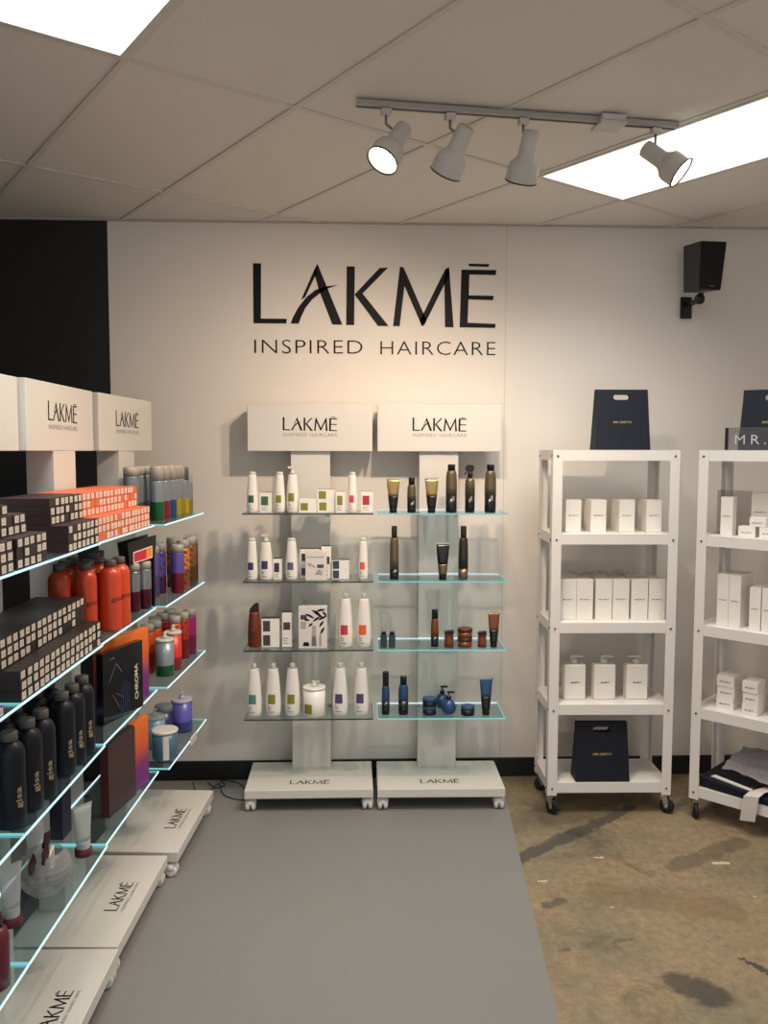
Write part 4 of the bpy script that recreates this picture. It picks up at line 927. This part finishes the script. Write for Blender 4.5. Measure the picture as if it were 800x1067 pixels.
def smith_box(loc, rz, w_, d_, h_, label, group, name='product_carton', tz=.52, tw=None, zh=None):
    t = empty(name, label, 'box', loc, rz, group)
    bm = NB(); bx(bm, -w_ / 2, w_ / 2, 0, d_, 0, h_, bev=.0008); link('carton_body', bm, CARD, t)
    bm = text_bm('MR.SMITH', tw or w_ * .62, zh or .0065, bold=.008); link('lettering', bm, GREYINK, t, (0, -.0002, h_ * tz - .003)); return t
def smith_pair(p, loc, rz, label, group):
    o = copy_tree(p); put(o, loc, rz, label, group=group); return o
pA = None
for k, (px, l) in enumerate(((597.5, 'leftmost'), (623.5, 'second from left'), (653, 'third from left'), (681, 'rightmost'))):
    loc = RW(R1, r1x(px), .095, 1.43); lab = 'white upright carton, %s of four on the upper shelf of the left rack' % l
    if pA is None: pA = smith_box(loc, R1[2], .078, .14, .163, lab, 'white cartons on racks')
    else: smith_pair(pA, loc, R1[2], lab, 'white cartons on racks')
pB = None
for k, px in enumerate((593.6, 611.1, 631.2, 649.1, 668.3, 686.4)):
    loc = RW(R1, r1x(px, 4.13), .085 + (.004 if k // 2 == 1 else 0), .985); lab = 'tall white carton, %s of six in a row on the middle shelf' % ['leftmost', 'second from left', 'third from left', 'third from right', 'second from right', 'rightmost'][k]
    if pB is None: pB = smith_box(loc, R1[2], .0835, .15, .205, lab, 'tall white cartons on the middle shelf', tz=.5)
    else: smith_pair(pB, loc, R1[2], lab, 'tall white cartons on the middle shelf')
t = empty('clear_tray', 'clear crumpled plastic tray lying on the tall white cartons', 'tray', RW(R1, .28, .11, .985 + .2056), R1[2] + .1)
bm = NB(); random.seed(5)
gv = [[bm.verts.new((-.15 + .3 * i / 10, .1 * j / 5, .012 + random.uniform(-.008, .022))) for j in range(6)] for i in range(11)]
for i in range(10):
    for j in range(5): bm.faces.new((gv[i][j], gv[i + 1][j], gv[i + 1][j + 1], gv[i][j + 1]))
link('tray_film', bm, clear('plastic_film', (236, 240, 240), rough=.1, mixw=((220, 224, 224), .08)), t)
for px, dirn, l in ((602.5, 1, 'white square pump bottle, leftmost of three on the left rack'), (634, 1, 'white square pump bottle, middle of three on the left rack'), (668, -1, 'white square pump bottle, rightmost of three with spout turned left')):
    t = empty('pump_bottle', l, 'pump bottle', RW(R1, r1x(px, 4.13), .085, .568), R1[2], 'white square pump bottles')
    bm = NB(); bx(bm, -.055, .055, 0, .06, 0, .182, bev=.006); link('body', bm, CARD, t)
    bm = NB(); lathe(bm, [(.019, .1823), (.019, .204), (.008, .206), (.008, .214)], 18, M=Matrix.Translation((0, .03, 0)))
    prism(bm, [(-.016 * dirn, .214), (.046 * dirn, .217), (.048 * dirn, .222), (.0, .226), (-.016 * dirn, .224)], .022, .038); link('pump', bm, MATS['white_lacquer'], t)
    link('lettering', text_bm('MR.SMITH', .042, .008, bold=.01), INK, t, (0, -.0004, .086))

# right rack contents
def r2(lx, ly, z): return RW(R2, lx, ly, z)
A2 = R2[2]
for k, (lx, ly, l) in enumerate(((.115, .06, 'tall white carton, front left of the block of four on the right rack'), (.172, .06, 'tall white carton, front right of the block of four on the right rack'), (.115, .145, 'tall white carton, rear left of the block of four on the right rack'), (.172, .145, 'tall white carton, rear right of the block of four on the right rack'))):
    o = smith_box(r2(lx, ly, .985), A2, .0555, .083, .255, l, 'block of four tall cartons', tz=.5)
for k, (lx, l) in enumerate(((.268, 'slim white carton, left of the pair right of the tall block'), (.325, 'slim white carton, right of the pair right of the tall block'))):
    smith_box(r2(lx, .06, .985), A2 - .0, .052, .12, .205, l, 'pair of slim cartons', tz=.5)
for st, (lx, ly, w_, d_) in enumerate(((.135, .075, .083, .135), (.262, .05, .072, .105))):
    for k in range(3):
        smith_box(r2(lx + (.002 if k == 1 else 0), ly + .003 * (k % 2), .568 + k * .0555), A2, w_, d_, .0545, 'low white carton, %s of three in the %s stack on the right rack' % (('bottom', 'middle', 'top')[k], ('left', 'right')[st]), 'stacked low cartons right rack', tz=.42, zh=.008)
smith_box(r2(.37, .12, .568), A2, .075, .1, .109, 'white carton behind the right low stack on the right rack', 'stacked low cartons right rack')
# upper shelf of right rack
t = empty('acrylic_riser', 'grey smoked acrylic riser at the back of the right rack upper shelf', 'riser', r2(.02, .20, 1.43), A2)
bm = NB(); bx(bm, 0, .17, 0, .004, 0, .215); link('back_sheet', bm, clear('smoked_acrylic', (236, 233, 233), mixw=((190, 186, 186), .18)), t)
bm = NB(); bx(bm, .0, .17, -.08, -.0005, 0, .004); link('foot_sheet', bm, MATS['smoked_acrylic'], t)
smith_box(r2(.118, .066, 1.43), A2, .058, .05, .188, 'narrow white carton in front of the smoked riser on the right rack', 'upper cartons right rack', tz=.5)
smith_box(r2(.245, .155, 1.43), A2, .085, .06, .21, 'tall white carton behind the small ones, right rack upper shelf', 'upper cartons right rack', tz=.55)
smith_box(r2(.365, .13, 1.43), A2, .09, .06, .255, 'tallest white carton at the right photo edge, upper shelf', 'upper cartons right rack', tz=.3)
smith_box(r2(.215, .065, 1.43), A2, .078, .06, .05, 'low white carton, left of two under the small one, right rack', 'upper cartons right rack', tz=.4)
smith_box(r2(.312, .065, 1.43), A2, .078, .06, .05, 'low white carton, right of two under the small one, right rack', 'upper cartons right rack', tz=.4)
smith_box(r2(.264, .066, 1.4812), A2, .075, .055, .045, 'small white carton resting across two low ones, right rack', 'upper cartons right rack', tz=.4)
# acrylic sign on right rack
t = empty('acrylic_sign', 'clear acrylic sign with silver MR.SMITH letters on top of the right rack', 'sign', r2(.105, .045, 1.845), A2 + radians(3))
bm = NB(); bx(bm, .012, .50, 0, .02, 0, .108, bev=.002); link('acrylic_block', bm, clear('sign_acrylic', (224, 224, 226), mixw=((150, 150, 156), .08)), t)
bm = NB(); bx(bm, .0, .0115, 0, .02, 0, .108, bev=.001); link('end_strip', bm, BLACK, t)
link('lettering', text_bm('MR.SMITH', .43, .045, bold=-.004, space=1.45, y=-.001), mat('silver_letter', (196, 196, 200), .3, metal=.3), t, (.262, 0, .028))
# bottom shelf: flat bag, papers, strap
t = empty('paper_bag', 'navy paper bag lying flat on the bottom shelf of the right rack', 'bag', r2(.03, .012, .165), A2 + radians(-3), 'navy paper carrier bags')
bm = NB(); bx(bm, .01, .38, .01, .30, 0, .055, bev=.008)
for v in bm.verts:
    if v.co.z > .03: v.co.z -= .02 * (v.co.x / .38)
link('bag_body', bm, NAVY, t)
bm = NB(); prism(bm, [(.06, .058), (.075, .066), (.26, .046), (.26, .040)], .03, .05); link('white_rim', bm, CARD, t)
link('lettering', lay(text_bm('MR.SMITH', .07, .009, bold=.008)), GOLD, t, (.28, .06, .0445))
t = empty('tissue_sheet', 'crumpled printed grey tissue paper draped over the navy bag', 'paper', r2(.15, .03, .225), A2)
bm = NB(); random.seed(9); NX, NY = 16, 12; gv = []
for i in range(NX + 1):
    row = []
    for j in range(NY + 1):
        u, v = i / NX, j / NY
        x = .0 + .42 * u + .05 * (v - .5) * (1 - u); y = .28 * v * (.55 + .45 * u) + .06 * (1 - u)
        z = .01 + .095 * v * (1 - .45 * u) + .010 * sin(9 * u + 5 * v) + random.uniform(-.006, .006) + .022
        row.append(bm.verts.new((x, y, max(.002, z))))
    gv.append(row)
for i in range(NX):
    for j in range(NY): bm.faces.new((gv[i][j], gv[i + 1][j], gv[i + 1][j + 1], gv[i][j + 1])).smooth = True
def tissue():
    m = mat('printed_tissue', (160, 157, 160), .8, var=.03, scale=9); nt = m.node_tree; p = nt.nodes['Principled BSDF']
    src = p.inputs['Base Color'].links[0].from_socket
    v = nt.nodes.new('ShaderNodeTexVoronoi'); v.inputs['Scale'].default_value = 22
    r = nt.nodes.new('ShaderNodeMapRange'); r.inputs[1].default_value = .14; r.inputs[2].default_value = .22; r.inputs[3].default_value = 1; r.inputs[4].default_value = 0
    nt.links.new(v.outputs['Distance'], r.inputs[0]); mx = nt.nodes.new('ShaderNodeMix'); mx.data_type = 'RGBA'; mx.inputs[7].default_value = lin((84, 80, 84))
    nt.links.new(r.outputs[0], mx.inputs[0]); nt.links.new(src, mx.inputs[6]); nt.links.new(mx.outputs[2], p.inputs['Base Color']); return m
link('sheet', bm, tissue(), t)
t = empty('paper_strip', 'white folded paper strip hanging over the front edge of the right rack', 'paper', r2(.315, -.006, .165), A2)
bm = NB(); path = [(.05, .12, .050), (.03, .06, .050), (.01, .015, .047), (-.005, -.016, .03), (-.015, -.016, -.05), (-.02, -.014, -.095)]
for k, dx in enumerate((0,)):
    prev = None
    for (x, y, z) in path:
        a, b = bm.verts.new((x - .035, y, z)), bm.verts.new((x + .035, y, z + .012)); c, d = bm.verts.new((x - .035, y - .0015, z + .001)), bm.verts.new((x + .035, y - .0015, z + .013))
        if prev:
            for q in range(4): bm.faces.new((prev[q], prev[(q + 1) % 4], (a, b, d, c)[(q + 1) % 4], (a, b, d, c)[q]))
        prev = (a, b, d, c)
link('strip', bm, mat('white_paper', (214, 208, 202), .6), t)

# ------------------------------------------------------------------ wall speaker
t = empty('wall_speaker', 'black loudspeaker on a wall bracket high on the right', 'speaker', (1.842, 4.28, 2.648), radians(5))
bm = NB(); M_ = Matrix.Rotation(radians(6), 4, 'X')
def tprism(bm, pts0, pts1, z0, z1):
    a = [bm.verts.new((x, y, z0)) for x, y in pts0]; b = [bm.verts.new((x, y, z1)) for x, y in pts1]
    bm.faces.new(a[::-1]); bm.faces.new(b); n = len(a)
    for k in range(n): bm.faces.new((a[k], a[(k + 1) % n], b[(k + 1) % n], b[k]))
tprism(bm, [(-.058, .006), (.058, .006), (.058, .02), (.05, .19), (-.05, .19), (-.058, .02)], [(-.068, .004), (.068, .004), (.068, .02), (.06, .21), (-.06, .21), (-.068, .02)], .022, .262)
bmesh.ops.transform(bm, matrix=M_, verts=bm.verts); link('cabinet', bm, BLACK, t)
bm = NB(); tprism(bm, [(-.054, -.004), (.054, -.004), (.054, .005), (-.054, .005)], [(-.064, -.006), (.064, -.006), (.064, .003), (-.064, .003)], .028, .256)
bmesh.ops.transform(bm, matrix=M_, verts=bm.verts); g = link('grille', bm, mat('speaker_cloth', (9, 9, 10), .9), t)
bm = NB(); bx(bm, -.012, .016, -.0085, -.0065, .038, .043); bmesh.ops.transform(bm, matrix=M_, verts=bm.verts); link('badge', bm, mat('badge_grey', (110, 110, 112), .4, metal=.5), g)
bm = NB(); bx(bm, -.03, .034, .252, .262, -.085, .03, bev=.002)
tube(bm, [(.002, .25, -.01), (.002, .17, -.012), (0, .10, .0), (0, .09, .02)], .014, 12); lathe(bm, [(.02, -.02), (.026, -.012), (.026, .012), (.02, .02)], 16, M=Matrix.Translation((-.002, .105, -.008)) @ Matrix.Rotation(pi / 2, 4, 'Y'))
link('bracket', bm, BLACK, t)

# ------------------------------------------------------------------ track lights
TX = Vector((.014, 2.977)); TE = Vector((1.203, 3.131)); TD = (TE - TX).normalized(); TA = atan2(TD.y, TD.x)
TRK = mat('track_grey', (176, 172, 166), .4, metal=.2); HEADM = mat('lamp_head_white', (206, 202, 196), .4)
t = empty('light_track', 'white ceiling track carrying four spotlights', 'light track', (TX.x, TX.y, HZ - .0065), TA)
bm = NB(); L_ = (TE - TX).length; bx(bm, 0, L_, -.017, .017, -.02, 0, bev=.002); link('rail', bm, TRK, t)
bm = NB(); bx(bm, 0, L_ - .01, -.006, .006, -.0212, -.0202); link('slot', bm, mat('track_slot', (70, 68, 66), .6), t)
bm = NB(); bx(bm, .88, .98, -.05, .045, -.034, -.0215, bev=.003); bx(bm, .885, .975, -.05, -.018, -.0212, -.002); link('feed_box', bm, HEADM, t)
def head(s, aim, lab, neck=(0, 0), drop=.095, power=1):
    p = TX + TD * s; z0 = HZ - .0065 - .0225
    t = empty('track_spotlight', lab, 'spotlight', (p.x, p.y, z0), 0, 'spotlights on the ceiling track')
    bm = NB(); bx(bm, -.018, .018, -.015, .015, -.022, 0, bev=.003); bmesh.ops.transform(bm, matrix=Matrix.Rotation(TA, 4, 'Z'), verts=bm.verts); link('adapter', bm, HEADM, t)
    d = Vector(aim).normalized(); piv = Vector((neck[0], neck[1], -drop))
    bm = NB(); tube(bm, [(0, 0, -.0222), (0, 0, -.05), tuple(piv * .8), tuple(piv)], .005); link('stem', bm, mat('stem_grey', (150, 146, 140), .35, metal=.5), t)
    q = d.to_track_quat('Z', 'Y').to_matrix().to_4x4(); M = Matrix.Translation(piv) @ q
    bm = NB(); lathe(bm, [(.022, -.052), (.029, -.048), (.031, -.04), (.032, .03), (.036, .042), (.052, .06), (.057, .075), (.058, .122)], 28, M=M, caps=False)
    lathe(bm, [(.0225, -.052), (.010, -.053)], 28, M=M, caps=True)
    b = link('shade', bm, HEADM, t, fixn=False)
    bm = NB(); lathe(bm, [(.0585, .1185), (.0592, .1235), (.055, .1235), (.054, .119)], 28, M=M, caps=False); link('rim', bm, BLACK, b)
    bm = NB(); lathe(bm, [(.020, .03), (.036, .055), (.049, .088), (.052, .098), (.044, .104), (.02, .108)], 24, M=M); link('bulb', bm, glow('bulb_glow', (255, 226, 186), 14), t)
    ld = bpy.data.lights.new('spot', 'SPOT'); ld.energy = SPOT_W * power; ld.color = (1, .80, .62); ld.spot_size = radians(128); ld.spot_blend = 1.0; ld.shadow_soft_size = .04
    lo_ = bpy.data.objects.new('lamp_light', ld); COL.objects.link(lo_); lo_.parent = t
    lo_.matrix_local = Matrix.Translation(piv + d * .128) @ d.to_track_quat('-Z', 'Y').to_matrix().to_4x4()
head(.105, (-.36, -.30, -.62), 'lit spotlight at the left end of the track, aimed down and left', (.042, .0), power=.95)
head(.335, (-.30, .45, -.62), 'spotlight second from left on the track, aimed left at the wall', (.035, -.01))
head(.605, (-.10, .45, -.75), 'spotlight third from left on the track, aimed at the back wall', (.02, 0))
head(1.115, (.55, -.28, -.50), 'lit spotlight at the right end of the track in front of the ceiling panel', (0, 0))

# ------------------------------------------------------------------ cables
bm = NB(); random.seed(4)
pts = [(-.86, 4.40, .05), (-.84, 4.36, .012), (-.80, 4.34, .007), (-.76, 4.40, .007), (-.74, 4.48, .007), (-.72, 4.44, .007), (-.70, 4.36, .007), (-.66, 4.30, .007), (-.58, 4.26, .007), (-.52, 4.30, .007), (-.45, 4.36, .007)]
def smooth(pts, n=5):
    out = []
    for i in range(len(pts) - 1):
        p0, p1, p2, p3 = (Vector(pts[max(0, min(len(pts) - 1, i + k))]) for k in (-1, 0, 1, 2))
        for k in range(n):
            t_ = k / n; out.append(.5 * ((2 * p1) + (p2 - p0) * t_ + (2 * p0 - 5 * p1 + 4 * p2 - p3) * t_ ** 2 + (3 * p1 - p0 - 3 * p2 + p3) * t_ ** 3))
    return out + [Vector(pts[-1])]
tube(bm, smooth(pts), .003, 6); tag(link('power_cable', bm, BLACK), 'black power cable on the mat running to the left wall stand', 'cable')
bm = NB(); tube(bm, smooth([(-.80, 4.50, .007), (-.74, 4.42, .007), (-.70, 4.46, .007), (-.73, 4.52, .007), (-.65, 4.50, .007), (-.6, 4.44, .007), (-.57, 4.36, .007), (-.50, 4.40, .007)]), .003, 6)
tag(link('power_cable', bm, BLACK), 'thin black cable looping against the baseboard behind the stands', 'cable')
t = empty('power_adapter', 'grey plug adapter lying on the floor behind the left stands', 'power adapter', (-1.34, 3.36, FL), .7)
bm = NB(); bx(bm, -.06, .06, -.035, .035, 0, .035, bev=.004); link('adapter_body', bm, mat('adapter_grey', (96, 100, 102), .5), t)
